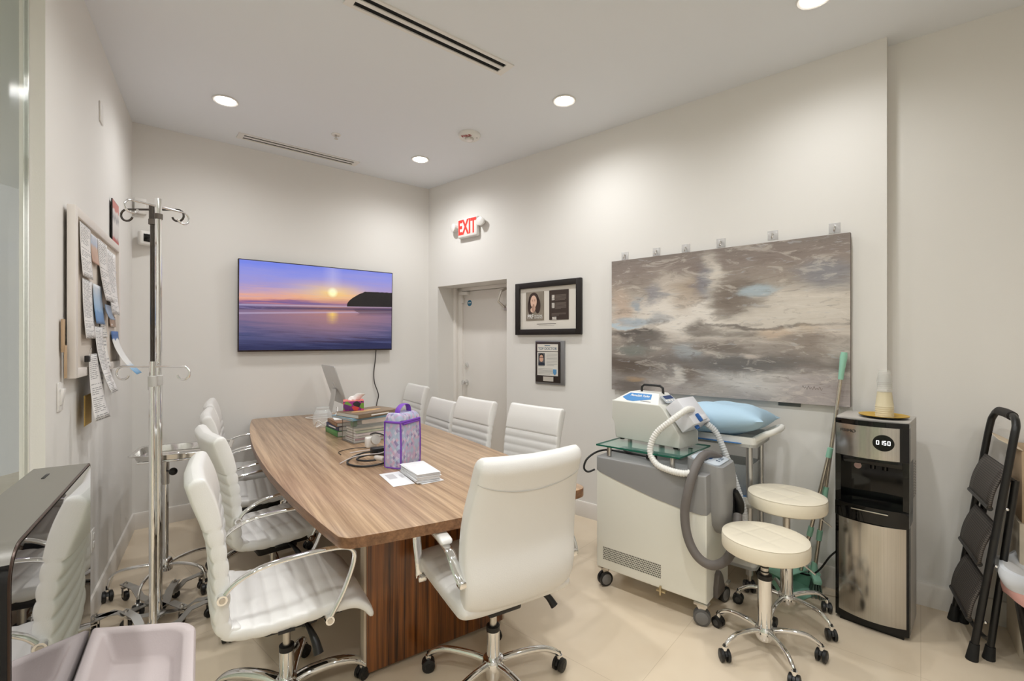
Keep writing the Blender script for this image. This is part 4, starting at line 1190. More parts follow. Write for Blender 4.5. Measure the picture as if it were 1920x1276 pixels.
# perforated vent on the side facing the room
m = bpy.data.materials.new('perforated sheet'); m.use_nodes = True
g = NG(m)
u, v, _ = g.xyz(g.coords('UV'))
rows = g.m('MULTIPLY', v, 7.0); ri = g.m('FLOOR', rows)
cu = g.m('FRACT', g.m('MULTIPLY_ADD', ri, 0.5, g.m('MULTIPLY', u, 37.0))); cv = g.m('FRACT', rows)
q = g.m('ADD', g.m('POWER', g.m('SUBTRACT', cu, 0.5), 2.0), g.m('POWER', g.m('SUBTRACT', cv, 0.5), 2.0))
g.color(g.mix(g.m('LESS_THAN', q, 0.115), S(214, 212, 198), S(30, 28, 26))); g.bsdf.inputs['Roughness'].default_value = 0.4
mb = MB(); mb.quad([(0.045, -0.0008, 0.172), (0.40, -0.0008, 0.172), (0.40, -0.0008, 0.248), (0.045, -0.0008, 0.248)]); mb.build('air_vent', m, body)
mb = MB(); mb.prism([(0.0, 0.0), (0.11, 0.0), (0.115, 0.035), (0.085, 0.095), (0.05, 0.13), (0.02, 0.115), (0.0, 0.05)], 0, 0.028, TR(Lm - 0.002, 0.10, zb - 0.002) @ RZ(PI / 2) @ RX(PI / 2), bev=0.008); mb.build('bumper', mat('brown grey bumper', S(92, 84, 78), 0.4), t)
mb = MB()
mb.box((0.40, 0.004, zb - 0.012), (0.05, 0.02, 0.008), 0.001); mb.box((0.40, -0.008, zb - 0.006), (0.010, 0.012, 0.05), 0.002)
mb.build('ground_lug', mat('brass', (0.6, 0.5, 0.32, 1), 0.35, 0.9), t)
def big_caster(x, y, ang, grey):
    mb = MB(); mb.box((x, y, zb - 0.008), (0.07, 0.05, 0.014), 0.003); mb.prism([(-0.03, 0), (0.03, 0), (0.012, -0.035), (-0.012, -0.035)], -0.014, 0.014, TR(x, y, zb - 0.008) @ RZ(ang) @ RX(PI / 2))
    fk = mb.build('caster', M_brushed, t)
    mb = MB()
    for s in (-1, 1):
        M = TR(x, y, 0.042) @ RZ(ang) @ TR(0, s * 0.013, 0) @ RX(PI / 2)
        mb.mi = 0; mb.lathe([(0.0, -0.009), (0.036, -0.009), (0.042, -0.006), (0.042, 0.006), (0.036, 0.009), (0.0, 0.009)], 26, M)
        mb.mi = 1; mb.lathe([(0.031, -0.011 if s > 0 else 0.009), (0.028, -0.011 if s > 0 else 0.011), (0, -0.012 if s > 0 else 0.012)], 24, M)
    mb.build('wheel', [M_rubber if grey else M_black, M_grayplastic], fk)
big_caster(0.035, 0.04, math.radians(60), False); big_caster(Lm - 0.03, 0.02, math.radians(18), True); big_caster(0.04, Dm - 0.04, 0.3, False); big_caster(Lm - 0.02, Dm - 0.03, math.radians(75), False)
# grey treatment hose looping in front of the corner
mb = MB()
HO = [(hx - 0.02, 0.26, 0.815), (hx - 0.045, 0.17, 0.845), (hx - 0.055, 0.08, 0.842), (hx - 0.060, -0.01, 0.79), (hx - 0.075, -0.052, 0.69), (hx - 0.088, -0.062, 0.575), (hx - 0.068, -0.068, 0.46), (hx - 0.02, -0.068, 0.382), (hx + 0.04, -0.045, 0.350), (hx + 0.085, 0.02, 0.365), (hx + 0.105, 0.09, 0.42), (hx + 0.100, 0.15, 0.48), (hx + 0.090, 0.21, 0.54)]
mb.tube(HO, 0.0225, 16, smooth=8)
mb.build('treatment_hose', mat('grey hose', S(112, 106, 102), 0.55), t)

# glass shelf on four posts over the machine
m_g = mat('shelf glass', (0.16, 0.42, 0.34, 1), 0.01, ior=1.5, alpha=0.22)
t = thing('glass_shelf', 'green edged glass plate on short metal posts above the cooling cabinet', 'shelf', (MX, MY, 0), mrz)
gz = 0.836
gp = [(-0.005, 0.015), (0.505, -0.02), (0.60, 0.40), (0.06, 0.40)]
gp = [(-0.01, 0.012), (0.497, 0.008), (0.520, 0.425), (0.01, 0.425)]
mb = MB(); mb.prism(gp, gz - 0.005, gz + 0.005, bev=0.001)
mb.bm.normal_update()
for f in mb.bm.faces:
    if abs(f.normal.z) < 0.5: f.material_index = 1
mb.build('plate', [m_g, mat('green glass edge', S(16, 96, 76), 0.08, trans=0.25, ior=1.48)], t)
for (x, y) in ((0.06, 0.045), (0.445, 0.045), (0.445, 0.31), (0.06, 0.31)):
    mb = MB(); mb.lathe([(0.014, zt + 0.002), (0.014, gz - 0.005)], 20, TR(x, y, 0)); mb.build('post', M_brushed, t)

# smoke evacuator on the glass
erz = math.atan2(-0.755, 0.655)
t = thing('smoke_evacuator', 'boxy white smoke evacuator with a blue label and black handle on the glass plate', 'medical machine', (0.652, 2.955, gz + 0.006), erz)
El, Ed = 0.435, 0.215
prof = [(0.0, 0.012), (El, 0.012), (El, 0.085), (El - 0.105, 0.225), (El - 0.125, 0.242), (-0.028, 0.242), (-0.030, 0.132), (0.0, 0.095)]
mb = MB(); mb.prism(prof, -Ed, 0, RX(PI / 2), bev=0.006, seg=3); body = mb.build('housing', mat('evacuator grey white', S(214, 213, 204), 0.4), t)
mb = MB()
a0, a1 = -0.022, El - 0.135
secs = [[(a0, 0.004, 0.240), (a1, 0.004, 0.240), (a1, Ed - 0.004, 0.240), (a0, Ed - 0.004, 0.240)],
        [(a0 + 0.075, 0.085, 0.298), (a1 - 0.045, 0.085, 0.298), (a1 - 0.045, Ed - 0.03, 0.298), (a0 + 0.075, Ed - 0.03, 0.298)]]
mb.loft(secs); cap_ = mb.build('lid', mat('evacuator white', S(236, 234, 228), 0.4), t, sharp=20)
sl = math.atan2(0.058, 0.081)
LM = TR(a0, 0.004, 0.240) @ RX(sl)
def lid_pt(x, s): return LM @ Vector((x, s, 0.0012))
mb = MB()
ptsb = [(0.050, 0.040), (0.095, 0.016), (0.14, 0.012), (0.19, 0.026), (0.245, 0.040), (0.252, 0.040), (0.236, 0.086), (0.085, 0.086)]
mb.prism(ptsb, 0.0, 0.0015, LM); mb.build('label', mat('label blue', S(66, 136, 198), 0.4), cap_)
text('PlumeSafe Turbo', 0.026, M_paper, cap_, LM @ Vector((0.166, 0.064, 0.002)), (sl, 0, 0), sx=0.74, extrude=0.0003, bold=0.0005)
mb = MB(); mb.prism([(0.19, 0.018), (0.26, 0.018), (0.26, 0.022), (0.19, 0.022)], 0, 0.0015, LM); mb.build('print', M_inkgrey, cap_)
SM = TR(a1 + 0.004, 0.11, 0.2485) @ RY(math.radians(43))
mb = MB(); mb.prism(rrect(0.060, 0.12, 0.006, 3), 0.0, 0.003, TR(El - 0.132, Ed * 0.52, 0.268) @ RY(math.radians(35)) ); pnl = mb.build('control_panel', mat('panel grey', S(178, 184, 190), 0.4), t)
mb = MB(); mb.prism(rrect(0.026, 0.085, 0.002, 2, -0.014, 0.008), 0.003, 0.0045, TR(El - 0.132, Ed * 0.52, 0.268) @ RY(math.radians(35))); mb.build('display', mat('navy display', S(36, 62, 110), 0.2), pnl)
mb = MB()
for k in range(4): mb.prism(rrect(0.012, 0.014, 0.002, 2, 0.014, -0.045 + 0.03 * k), 0.003, 0.005, TR(El - 0.132, Ed * 0.52, 0.268) @ RY(math.radians(35)))
mb.build('keys', M_whiteplastic, pnl)
mb = MB(); mb.tube([(0.105, 0.13, 0.294), (0.107, 0.13, 0.328), (0.125, 0.13, 0.341), (0.235, 0.13, 0.341), (0.253, 0.13, 0.328), (0.255, 0.13, 0.294)], 0.0075, 10); mb.build('handle', M_black, t)
mb = MB()
for (x, y) in ((0.03, 0.03), (0.03, Ed - 0.03), (El - 0.04, 0.03), (El - 0.04, Ed - 0.03)): mb.cyl((x, y, 0), (x, y, 0.013), 0.014, 14)
mb.build('feet', M_black, t)
# filter cartridge on the slope
FM = TR(El - 0.045, Ed / 2, 0.165) @ RY(math.radians(51)) @ TR(0, 0, 0.048)
M_filter = mat('filter white', S(228, 228, 232), 0.45)
mb = MB(); mb.box((0, 0, 0), (0.17, Ed - 0.03, 0.095), 0.006, M=FM); mb.box((0, 0, 0), (0.03, 0.05, 0.02), 0.003, M=FM @ TR(0.06, 0.02, 0.054)); flt = mb.build('filter_cartridge', M_filter, t)
mb = MB(); mb.box((0, 0, 0), (0.05, 0.022, 0.018), 0.006, M=FM @ TR(0.055, -0.02, 0.055)); mb.box((0, 0, 0), (0.03, 0.03, 0.016), 0.005, M=FM @ TR(0.09, -0.035, 0.02)); mb.build('clip', mat('clip blue', S(40, 96, 168), 0.4), flt)
def corrugated(path, r, name, m, parent=None, pitch=0.0135):
    P = spline(path, 40)
    L = [0.0]
    for a, b in zip(P, P[1:]): L.append(L[-1] + (Vector(b) - Vector(a)).length)
    n = int(L[-1] / (pitch / 4)); Q = []; rr = []; k = 0
    for i in range(n + 1):
        d = L[-1] * i / n
        while k < len(P) - 2 and L[k + 1] < d: k += 1
        f = (d - L[k]) / max(1e-9, L[k + 1] - L[k])
        Q.append(Vector(P[k]).lerp(Vector(P[k + 1]), min(1, f))); rr.append(r * (1 + 0.10 * math.cos(2 * PI * d / pitch)))
    mb = MB(); mb.tube(Q, rr, 14)
    return mb.build(name, m, parent, sharp=80)
M_hose = mat('white hose', S(234, 232, 226), 0.45)
def wl(x, y, z): return RZ(-erz) @ (Vector((x, y, z)) - Vector((0.652, 2.955, gz + 0.006)))
corrugated([wl(1.02, 2.66, 1.07), wl(0.96, 2.59, 1.075), wl(0.87, 2.57, 1.02), wl(0.795, 2.60, 0.94), wl(0.765, 2.60, 0.85), wl(0.785, 2.56, 0.79), wl(0.83, 2.50, 0.772), wl(0.885, 2.43, 0.772), wl(0.93, 2.41, 0.785)], 0.0165, 'suction_hose', M_hose, t)
corrugated([wl(1.115, 2.69, 0.985), wl(1.17, 2.685, 0.93), wl(1.215, 2.655, 0.80), wl(1.25, 2.62, 0.66), wl(1.285, 2.60, 0.52), wl(1.30, 2.62, 0.40)], 0.0165, 'suction_hose', mat('clear grey hose', S(216, 218, 220), 0.3), t)
mb = MB(); mb.tube([(0.78, 2.78, 0.776), (0.66, 2.88, 0.779), (0.575, 2.87, 0.792), (0.50, 2.81, 0.790), (0.445, 2.79, 0.755), (0.428, 2.79, 0.705), (0.45, 2.785, 0.682), (0.492, 2.792, 0.694)], 0.006, 8, smooth=8)
adopt(mb.build('power_cord', M_black), MACHINE)
t = thing('power_plug', 'black plug and coiled leads lying between the cabinet top and the glass plate', 'plug', (0.80, 2.69, zt + 0.004), mrz)
mb = MB(); mb.box((0, 0, 0.016), (0.06, 0.035, 0.028), 0.008); mb.build('plug_body', M_black, t)
mb = MB(); mb.tube([(-0.03, 0, 0.014), (-0.10, 0.02, 0.012), (-0.18, 0.05, 0.010), (-0.22, 0.09, 0.010), (-0.17, 0.12, 0.010), (-0.08, 0.10, 0.010), (-0.02, 0.13, 0.010)], 0.005, 8, smooth=6); mb.build('lead', M_black, t)

# ------------------------------------------------------------------ utility cart with pillow
crz = mrz
CXo, CYo = 1.385, 2.665      # corner of the cart next to the stools, towards the room
t = thing('utility_cart', 'off-white three shelf utility cart standing against the wall under the painting', 'cart', (CXo, CYo, 0), crz)
Lc, Dc = 0.62, 0.35
M_cart = mat('cart plastic', S(238, 236, 229), 0.5)
def shelf(z, lip):
    mb = MB()
    o_ = rrect(Lc, Dc, 0.035, 5, -Lc / 2, Dc / 2)
    mb.prism(o_, z, z + 0.018)
    inn = rrect(Lc - 0.03, Dc - 0.03, 0.025, 5, -Lc / 2, Dc / 2)
    A = [(p[0], p[1], z) for p in o_]; B_ = [(p[0], p[1], z + lip) for p in o_]; C_ = [(p[0], p[1], z + lip) for p in inn]; D_ = [(p[0], p[1], z + 0.018) for p in inn]
    mb.loft([A, B_, C_, D_], cap=False)
    return mb.build('shelf', M_cart, t, sharp=40)
for z, lip in ((0.845, 0.058), (0.50, 0.055), (0.145, 0.06)): shelf(z, lip)
for (x, y) in ((-0.045, 0.045), (-0.045, Dc - 0.045), (-Lc + 0.045, 0.045), (-Lc + 0.045, Dc - 0.045)):
    mb = MB(); mb.cyl((x, y, 0.10), (x, y, 0.85), 0.019, 18); mb.build('post', mat('cart aluminium', (0.62, 0.61, 0.60, 1), 0.35, 0.9), t)
    cm = caster_mb(0.6, 1.25).build('caster', [M_black, M_grayplastic], t); cm.location = (x, y, 0)
    mb = MB(); mb.cyl((x, y, 0.06), (x, y, 0.11), 0.012, 12); mb.build('caster_stem', M_brushed, t)
mb = MB(); mb.tube([(-0.02, 0.03, 0.885), (0.03, 0.035, 0.920), (0.072, 0.06, 0.938), (0.085, Dc / 2, 0.942), (0.072, Dc - 0.06, 0.938), (0.03, Dc - 0.035, 0.920), (-0.02, Dc - 0.03, 0.885)], 0.017, 14, smooth=6); mb.build('handle', M_cart, t)
def pillow_mesh(w, d, h, name, m, parent, loc, rz):
    mb = MB()
    nu, nv = 26, 20
    def P(u, v, s):
        x, y = (u - 0.5), (v - 0.5)
        ex = max(0.0, (1 - abs(2 * x) ** 2.6)) ** 0.6 * max(0.0, (1 - abs(2 * y) ** 2.6)) ** 0.6
        pinch = 1 - 0.07 * (1 - (2 * x) ** 2) * abs(2 * y) ** 3
        pinch2 = 1 - 0.07 * (1 - (2 * y) ** 2) * abs(2 * x) ** 3
        wr = 0.010 * math.sin(13 * x + 5 * y) * math.sin(9 * y - 4 * x) * ex
        return (x * w * pinch2, y * d * pinch, h / 2 + s * (h / 2) * ex * (1 if s > 0 else 0.85) + wr)
    mb.grid(lambda u, v: P(u, v, 1), nu, nv); mb.grid(lambda u, v: P(1 - u, v, -1), nu, nv)
    bmesh.ops.remove_doubles(mb.bm, verts=mb.bm.verts, dist=0.0006)
    o = mb.build(name, m, parent, sharp=80); o.location = loc; o.rotation_euler = (math.radians(-4), math.radians(-5), rz)
    return o
tag(pillow_mesh(0.64, 0.42, 0.21, 'pillow', mat('pale blue pillow cover', S(178, 208, 228), 0.6, grain=(24, 0.25)), None, (1.275, 2.925, 0.866), crz), 'pale blue pillow lying on the utility cart', 'pillow')
mb = MB(); mb.prism(rrect(0.36, 0.16, 0.02, 3), 0, 0.003, TR(1.225, 2.875, 0.8645) @ RZ(crz + 0.05)); tag(mb.build('blue_pad', mat('bright blue pad', S(62, 128, 196), 0.6)), 'thin bright blue pad showing under the pillow', 'pad')
def clear_bin(x, y, z, w, d, h, label):
    t = thing('storage_bin', label, 'storage bin', (x, y, z), crz)
    mb = MB()
    o_ = rrect(w, d, 0.02, 4); i_ = rrect(w - 0.008, d - 0.008, 0.017, 4)
    mb.loft([[(p[0] * .94, p[1] * .94, 0) for p in o_], [(p[0], p[1], h) for p in o_], [(p[0], p[1], h) for p in i_], [(p[0] * .94, p[1] * .94, 0.004) for p in i_]]); mb.build('tub', mat('frosted bin', S(214, 218, 218), 0.25, trans=0.5, ior=1.3), t)
    mb = MB(); mb.prism(rrect(w * .8, d * .8, 0.02, 3), 0.006, h * 0.6); mb.build('contents', mat('packed wipes', S(200, 200, 200), 0.7, vary=(40, 0.4)), t)
cu, cv = (0.754, -0.657), (0.657, 0.754)
def cpos(x, y): return (CXo + cu[0] * x + cv[0] * y, CYo + cu[1] * x + cv[1] * y)
px, py = cpos(-0.18, 0.20); clear_bin(px, py, 0.519, 0.26, 0.22, 0.20, 'frosted storage bin on the middle shelf of the utility cart')
px, py = cpos(-0.22, 0.17)
def paper_pack(x, y, z, w, d, h, label, m):
    p = cpos(x, y); t = MB(); t.box((p[0], p[1], z + h / 2), (w, d, h), 0.006, M=RZ(crz + 0.1)); return tag(t.build('paper_pack', m), label, 'pack')
M_blue2 = mat('blue wrap', S(98, 150, 206), 0.55, vary=(20, 0.2))
paper_pack(-0.17, 0.17, 0.164, 0.24, 0.20, 0.03, 'blue wrapped pack on the lowest shelf of the utility cart', M_blue2)
paper_pack(-0.17, 0.18, 0.195, 0.20, 0.16, 0.02, 'pale wrapped pack lying on the blue one on the cart\'s lowest shelf', mat('pale wrap', S(190, 206, 222), 0.5, vary=(20, 0.2)))
paper_pack(-0.12, 0.055, 0.519, 0.14, 0.06, 0.025, 'small blue pack in front of the frosted bin on the cart\'s middle shelf', M_blue2)

# ------------------------------------------------------------------ water dispenser, plate and cups
t = thing('water_dispenser', 'tall black and stainless steel water dispenser with a lit clock', 'water dispenser', (1.707, 2.481, 0), math.radians(-46))
DISP = t
W_, D_, H_ = 0.301, 0.31, 1.06
M_shell = mat('dispenser grey shell', S(190, 184, 176), 0.4)
M_steel = bpy.data.materials.new('brushed stainless'); M_steel.use_nodes = True
g = NG(M_steel)
f = g.noise(g.mapped(g.coords(), (240, 240, 1.5)), 1.0, 3.0)
g.color(g.ramp(f, [(0.3, (0.47, 0.455, 0.43, 1)), (0.7, (0.55, 0.535, 0.505, 1))])); g.bsdf.inputs['Metallic'].default_value = 1.0; g.bsdf.inputs['Roughness'].default_value = 0.16
g.bsdf.inputs['Anisotropic'].default_value = 0.6
mb = MB()
mb.prism([(0, 0.022), (0.010, 0.022), (0.010, 0.165), (W_ - 0.010, 0.165), (W_ - 0.010, 0.022), (W_, 0.022)] + [(W_ - 0.022 + 0.022 * math.cos(a), D_ - 0.020 + 0.022 * math.sin(a)) for a in [math.radians(18 * i) for i in range(6)]] + [(0.022 - 0.022 * math.sin(a), D_ - 0.020 + 0.022 * math.cos(a)) for a in [math.radians(18 * i) for i in range(6)]], 0.02, H_ - 0.028)
mb.prism(rrect(W_, D_ - 0.02, 0.022, 5, W_ / 2, D_ / 2 + 0.012), H_ - 0.03, H_, bev=0.006, seg=3); shell = mb.build('shell', M_shell, t)
mb = MB()
def front_arc(y_edge, bulge, x0=0.0, x1=W_, n=18):
    return [(x0 + (x1 - x0) * i / n, y_edge - bulge * (1 - (2 * i / n - 1) ** 2)) for i in range(n + 1)]
def curved_block(mb, x0, x1, z0, z1, y_edge, bulge, y_back, bev=0.0):
    P = front_arc(y_edge, bulge, x0, x1) + [(x1, y_back), (x0, y_back)]
    mb.prism(P, z0, z1, bev=bev)
mb = MB()
curved_block(mb, 0, W_, 0.862, 1.030, 0.012, 0.026, 0.06)
curved_block(mb, 0, W_, 0.018, 0.545, 0.012, 0.026, 0.06)
curved_block(mb, 0, W_, 1.030, H_ - 0.006, 0.010, 0.028, 0.06, 0.003)
mb.box((0.012, 0.08, 0.74), (0.024, 0.14, 0.245)); mb.box((W_ - 0.012, 0.08, 0.74), (0.024, 0.14, 0.245))
mb.box((W_ / 2, 0.15, 0.74), (W_, 0.02, 0.245))
curved_block(mb, 0, W_, 0.545, 0.622, 0.004, 0.030, 0.15, 0.004)
mb.box((W_ / 2, 0.09, 0.845), (W_ - 0.03, 0.13, 0.04), 0.006)
mb.box((W_ / 2, 0.1, 0.012), (W_ - 0.04, 0.18, 0.024))
mb.build('front_frame', M_blackgloss, t)
mb = MB(); curved_block(mb, 0.003, W_ - 0.017, 0.866, 1.028, 0.009, 0.032, 0.03); up = mb.build('upper_panel', M_steel, t)
mb = MB(); curved_block(mb, 0.012, W_ - 0.010, 0.055, 0.540, 0.009, 0.040, 0.03); lowp = mb.build('door_panel', M_steel, t)
mb = MB(); mb.lathe([(1, 0), (1, 0.003)], 40, TR(0.205, -0.0185, 0.952) @ RZ(math.radians(8)) @ RX(PI / 2) @ Matrix.Diagonal((0.043, 0.040, 1, 1))); disp = mb.build('clock_display', M_blackgloss, up)
M_led = mat('lit digits', (1, 1, 1, 1), 0.5, emit=(0.92, 0.97, 1, 1), estr=0.9)
def seg7(mb, ch, ox, oz, w, h, M):
    on = {'0': 'abcdef', '1': 'bc', '5': 'afgcd'}[ch]
    k = 0.0024
    S_ = {'a': (0, h / 2, w, k), 'g': (0, 0, w, k), 'd': (0, -h / 2, w, k), 'f': (-w / 2, h / 4, k, h / 2), 'b': (w / 2, h / 4, k, h / 2), 'e': (-w / 2, -h / 4, k, h / 2), 'c': (w / 2, -h / 4, k, h / 2)}
    for s in on:
        x, z, a, b = S_[s]
        mb.box((0, 0, 0), (a + k * .3, 0.001, b + k * .3), M=M @ TR(ox + x, 0, oz + z))
DMx = TR(0.205, -0.0222, 0.954) @ RZ(math.radians(8))
mb = MB()
for ch, ox in (('0', -0.022), ('1', -0.008), ('5', 0.006), ('0', 0.022)): seg7(mb, ch, ox, 0, 0.009, 0.018, DMx)
mb.build('digits', M_led, disp)
text('PRIMO', 0.021, mat('engraved grey', S(60, 54, 50), 0.5), up, (0.058, -0.0145, 0.995), (PI / 2, 0, math.radians(-14)), sx=1.15)
mb = MB(); mb.lathe([(0.0165, 0), (0.0165, 0.001)], 28, TR(0.075, 0.1395, 0.79) @ RX(PI / 2)); st = mb.build('round_sticker', mat('pink sticker', S(224, 190, 184), 0.5), t)
mb = MB(); mb.cyl((W_ / 2, 0.07, 0.80), (W_ / 2, 0.07, 0.835), 0.012); mb.cyl((W_ / 2 + 0.05, 0.07, 0.80), (W_ / 2 + 0.05, 0.07, 0.835), 0.012); mb.build('spout', M_blackgloss, t)
mb = MB(); mb.box((0.15, -0.030, 0.603), (0.15, 0.004, 0.006), 0.001); mb.build('tray_trim', M_steel, t)
m = bpy.data.materials.new('vent holes'); m.use_nodes = True
g = NG(m); u, v, _ = g.xyz(g.coords('UV'))
cu_ = g.m('FRACT', g.m('MULTIPLY', u, 2.0)); cv_ = g.m('FRACT', g.m('MULTIPLY', v, 13.0))
q = g.m('MULTIPLY', g.m('LESS_THAN', g.m('ABSOLUTE', g.m('SUBTRACT', cu_, 0.5)), 0.2), g.m('LESS_THAN', g.m('ABSOLUTE', g.m('SUBTRACT', cv_, 0.5)), 0.26))
g.color(g.mix(q, S(190, 184, 176), S(40, 38, 36)))
mb = MB(); mb.quad([(W_ + 0.0006, 0.16, 0.66), (W_ + 0.0006, 0.28, 0.66), (W_ + 0.0006, 0.28, 0.84), (W_ + 0.0006, 0.16, 0.84)]); mb.build('side_vent', m, shell)
def dpos(x, y):
    v = RZ(math.radians(-46)) @ Vector((x, y, 0)); return (1.707 + v.x, 2.481 + v.y)
mb = MB(); mb.tube([(1.845, 2.63, 0.30), (1.80, 2.655, 0.24), (1.765, 2.69, 0.15), (1.745, 2.745, 0.09), (1.72, 2.80, 0.075), (1.70, 2.86, 0.08)], 0.005, 8, smooth=6)
adopt(mb.build('power_cord', M_black), DISP)
px, py = dpos(0.185, 0.135)
t = thing('gold_plate', 'shiny gold plate on top of the water dispenser', 'plate', (px, py, H_ + 0.001))
mb = MB(); mb.lathe([(0.0, 0.0), (0.055, 0.0), (0.105, 0.012), (0.1055, 0.0145), (0.055, 0.004), (0, 0.004)], 48); mb.build('dish', [M_gold], t)
mb = MB(); mb.lathe([(0.054, -0.0005), (0.104, 0.0112), (0.1045, 0.0095), (0.06, -0.0008)], 48, cap=False); mb.build('dark_underside', M_black, t)
M_cup = mat('frosted cup', S(238, 236, 228), 0.25, alpha=0.30)
M_cup2 = mat('cream cup', S(242, 230, 196), 0.4, alpha=0.75)
ZC = H_ + 0.0055
def cup(z, up, h, r0, r1, m, label, name='paper_cup'):
    t = thing(name, label, 'cup', (px + 0.005, py, z), 0, 'cups on the water dispenser')
    mb = MB()
    pr = [(r0 - 0.001, 0.0), (r1, h), (r1 + 0.002, h + 0.002), (r1 + 0.002, h - 0.003), (r1 - 0.001, h - 0.001), (r0 - 0.002, 0.002), (0, 0.002)] if up else [(r1 + 0.002, 0), (r1, 0.004), (r0, h), (r0 - 0.002, h), (0, h - 0.001)]
    mb.lathe(pr, 32, cap=False); o = mb.build('wall', m, t, sharp=50); return t
# inverted stack: wider cups below, narrower clear ones on top
for k in range(6): cup(ZC + 0.0105 * k, False, 0.075, 0.031, 0.0385, M_cup2, 'cream cup in the inverted lower stack on the gold plate')
for k in range(6): cup(ZC + 0.078 + 0.0510 + 0.010 * k - 0.0, False, 0.060, 0.0235, 0.0335, M_cup, 'clear cup in the narrower stack on top of the cream cups')

# ------------------------------------------------------------------ broom and dustpan
M_pole = mat('broom pole', (0.62, 0.56, 0.48, 1), 0.25, 0.9)
t = thing('upright_dustpan', 'mint green long handled dustpan leaning beside the water dispenser', 'dustpan', (1.63, 2.745, 0))
def rel(p, o): return Vector(p) - Vector(o)
o_ = (1.63, 2.745, 0)
a, b = Vector((1.690, 2.745, 0.12)), Vector((1.815, 2.680, 0.83))
mb = MB(); mb.cyl(rel(a, o_), rel(b, o_), 0.0105, 14); mb.build('pole', M_pole, t)
for f in (0.33, 0.56, 0.985):
    q = a.lerp(b, f); d = (b - a).normalized() * 0.028
    mb = MB(); mb.cyl(rel(q - d, o_), rel(q + d, o_), 0.0145, 14); mb.build('joint', M_mint, t)
mb = MB()
pan = rrect(0.25, 0.20, 0.02, 3)
mb.prism(pan, 0.003, 0.008)
for s in (-1, 1): mb.box((s * 0.122, 0.0, 0.045), (0.008, 0.19, 0.085), 0.003)
mb.box((0, 0.095, 0.07), (0.25, 0.012, 0.135), 0.004)
mb.box((0, 0.03, 0.112), (0.25, 0.13, 0.008), 0.003)
pn = mb.build('pan', M_mint, t); pn.rotation_euler = (0, 0, math.radians(25))
t = thing('broom', 'mint green broom standing next to its dustpan by the water dispenser', 'broom', (1.765, 2.735, 0))
o_ = (1.765, 2.735, 0)
a, b = Vector((1.766, 2.733, 0.15)), Vector((1.852, 2.680, 1.06))
top = a.lerp(b, 1.0)
mb = MB(); mb.cyl(rel(a, o_), rel(b, o_), 0.0105, 14); mb.build('pole', M_pole, t)
for f in (0.20, 0.48):
    q = a.lerp(b, f); d = (b - a).normalized() * 0.03
    mb = MB(); mb.cyl(rel(q - d, o_), rel(q + d, o_), 0.0145, 14); mb.build('joint', M_mint, t)
mb = MB(); d = (b - a).normalized(); 
b2 = b + d * 0.20
mb.cyl(rel(b, o_), rel(b2, o_), 0.0105, 14)
mb.build('pole_extension', M_pole, t)
mb = MB(); mb.tube([rel(b2 - d * 0.02, o_), rel(b2 + d * 0.03, o_), rel(b2 + d * 0.11, o_), rel(b2 + d * 0.135, o_)], [0.013, 0.0145, 0.0185, 0.015], 16); mb.build('grip', M_mint, t)
mb = MB(); mb.tube([(-0.003, 0, 0.17), (-0.004, 0, 0.13), (0, 0, 0.10)], [0.014, 0.018, 0.03], 14, smooth=4); mb.box((0, 0, 0.095), (0.045, 0.20, 0.03), 0.01, M=RZ(math.radians(-25))); mb.build('head', M_mint, t)
mb = MB()
r = random.Random(3)
for i in range(22):
    for j in range(4):
        x, y = -0.015 + 0.010 * j, -0.092 + 0.0088 * i
        v = RZ(math.radians(-25)) @ Vector((x, y, 0.085)); w = RZ(math.radians(-25)) @ Vector((x * 1.7 + r.uniform(-.006, .006), y * 1.12 + r.uniform(-.004, .004), 0.004))
        mb.cyl(v, w, 0.0022, 5)
mb.build('bristles', mat('grey green bristles', S(98, 118, 108), 0.8), t)

# ------------------------------------------------------------------ step ladder, carton and bin
M_lad = mat('ladder black', S(26, 25, 25), 0.38)
M_tread = bpy.data.materials.new('ribbed tread'); M_tread.use_nodes = True
g = NG(M_tread)
q = g.n('ShaderNodeTexBrick'); g.put(q.inputs['Vector'], g.coords('UV')); q.inputs['Scale'].default_value = 1.0
q.inputs['Brick Width'].default_value = 0.045; q.inputs['Row Height'].default_value = 0.05; q.inputs['Mortar Size'].default_value = 0.008
g.color(g.mix(q.outputs['Fac'], S(96, 88, 82), S(40, 37, 36))); g.bsdf.inputs['Roughness'].default_value = 0.55
fl_, fr_ = Vector((2.306, 2.455, 0.0)), Vector((2.105, 2.149, 0.0))
tl_, tr_ = Vector((2.412, 2.368, 1.045)), Vector((2.214, 2.068, 1.045))
o_ = Vector((2.2, 2.3, 0))
t = thing('step_ladder', 'folded black three step ladder leaning on the wall', 'step ladder', o_)
def lp(a, b, f): return (a.lerp(b, f) - o_)
wdir = (fr_ - fl_).normalized(); ladn = Vector((wdir.y, -wdir.x, 0)); ladn = ladn if ladn.dot(Vector((-1, -0.4, 0))) > 0 else -ladn
mb = MB()
top_arc = [lp(fl_, tl_, 0.045), lp(fl_, tl_, 0.5), lp(fl_, tl_, 0.95), (tl_ + (tr_ - tl_) * 0.06 + Vector((0.012, -0.002, 0.045)) - o_), (tl_ + (tr_ - tl_) * 0.28 + Vector((0.02, 0, 0.075)) - o_),
           (tl_ + (tr_ - tl_) * 0.72 + Vector((0.02, 0, 0.075)) - o_), (tl_ + (tr_ - tl_) * 0.94 + Vector((0.012, -0.002, 0.045)) - o_), lp(fr_, tr_, 0.95), lp(fr_, tr_, 0.5), lp(fr_, tr_, 0.045)]
mb.tube(top_arc, 0.0145, 14, smooth=6)
mb.build('rail_frame', M_lad, t)
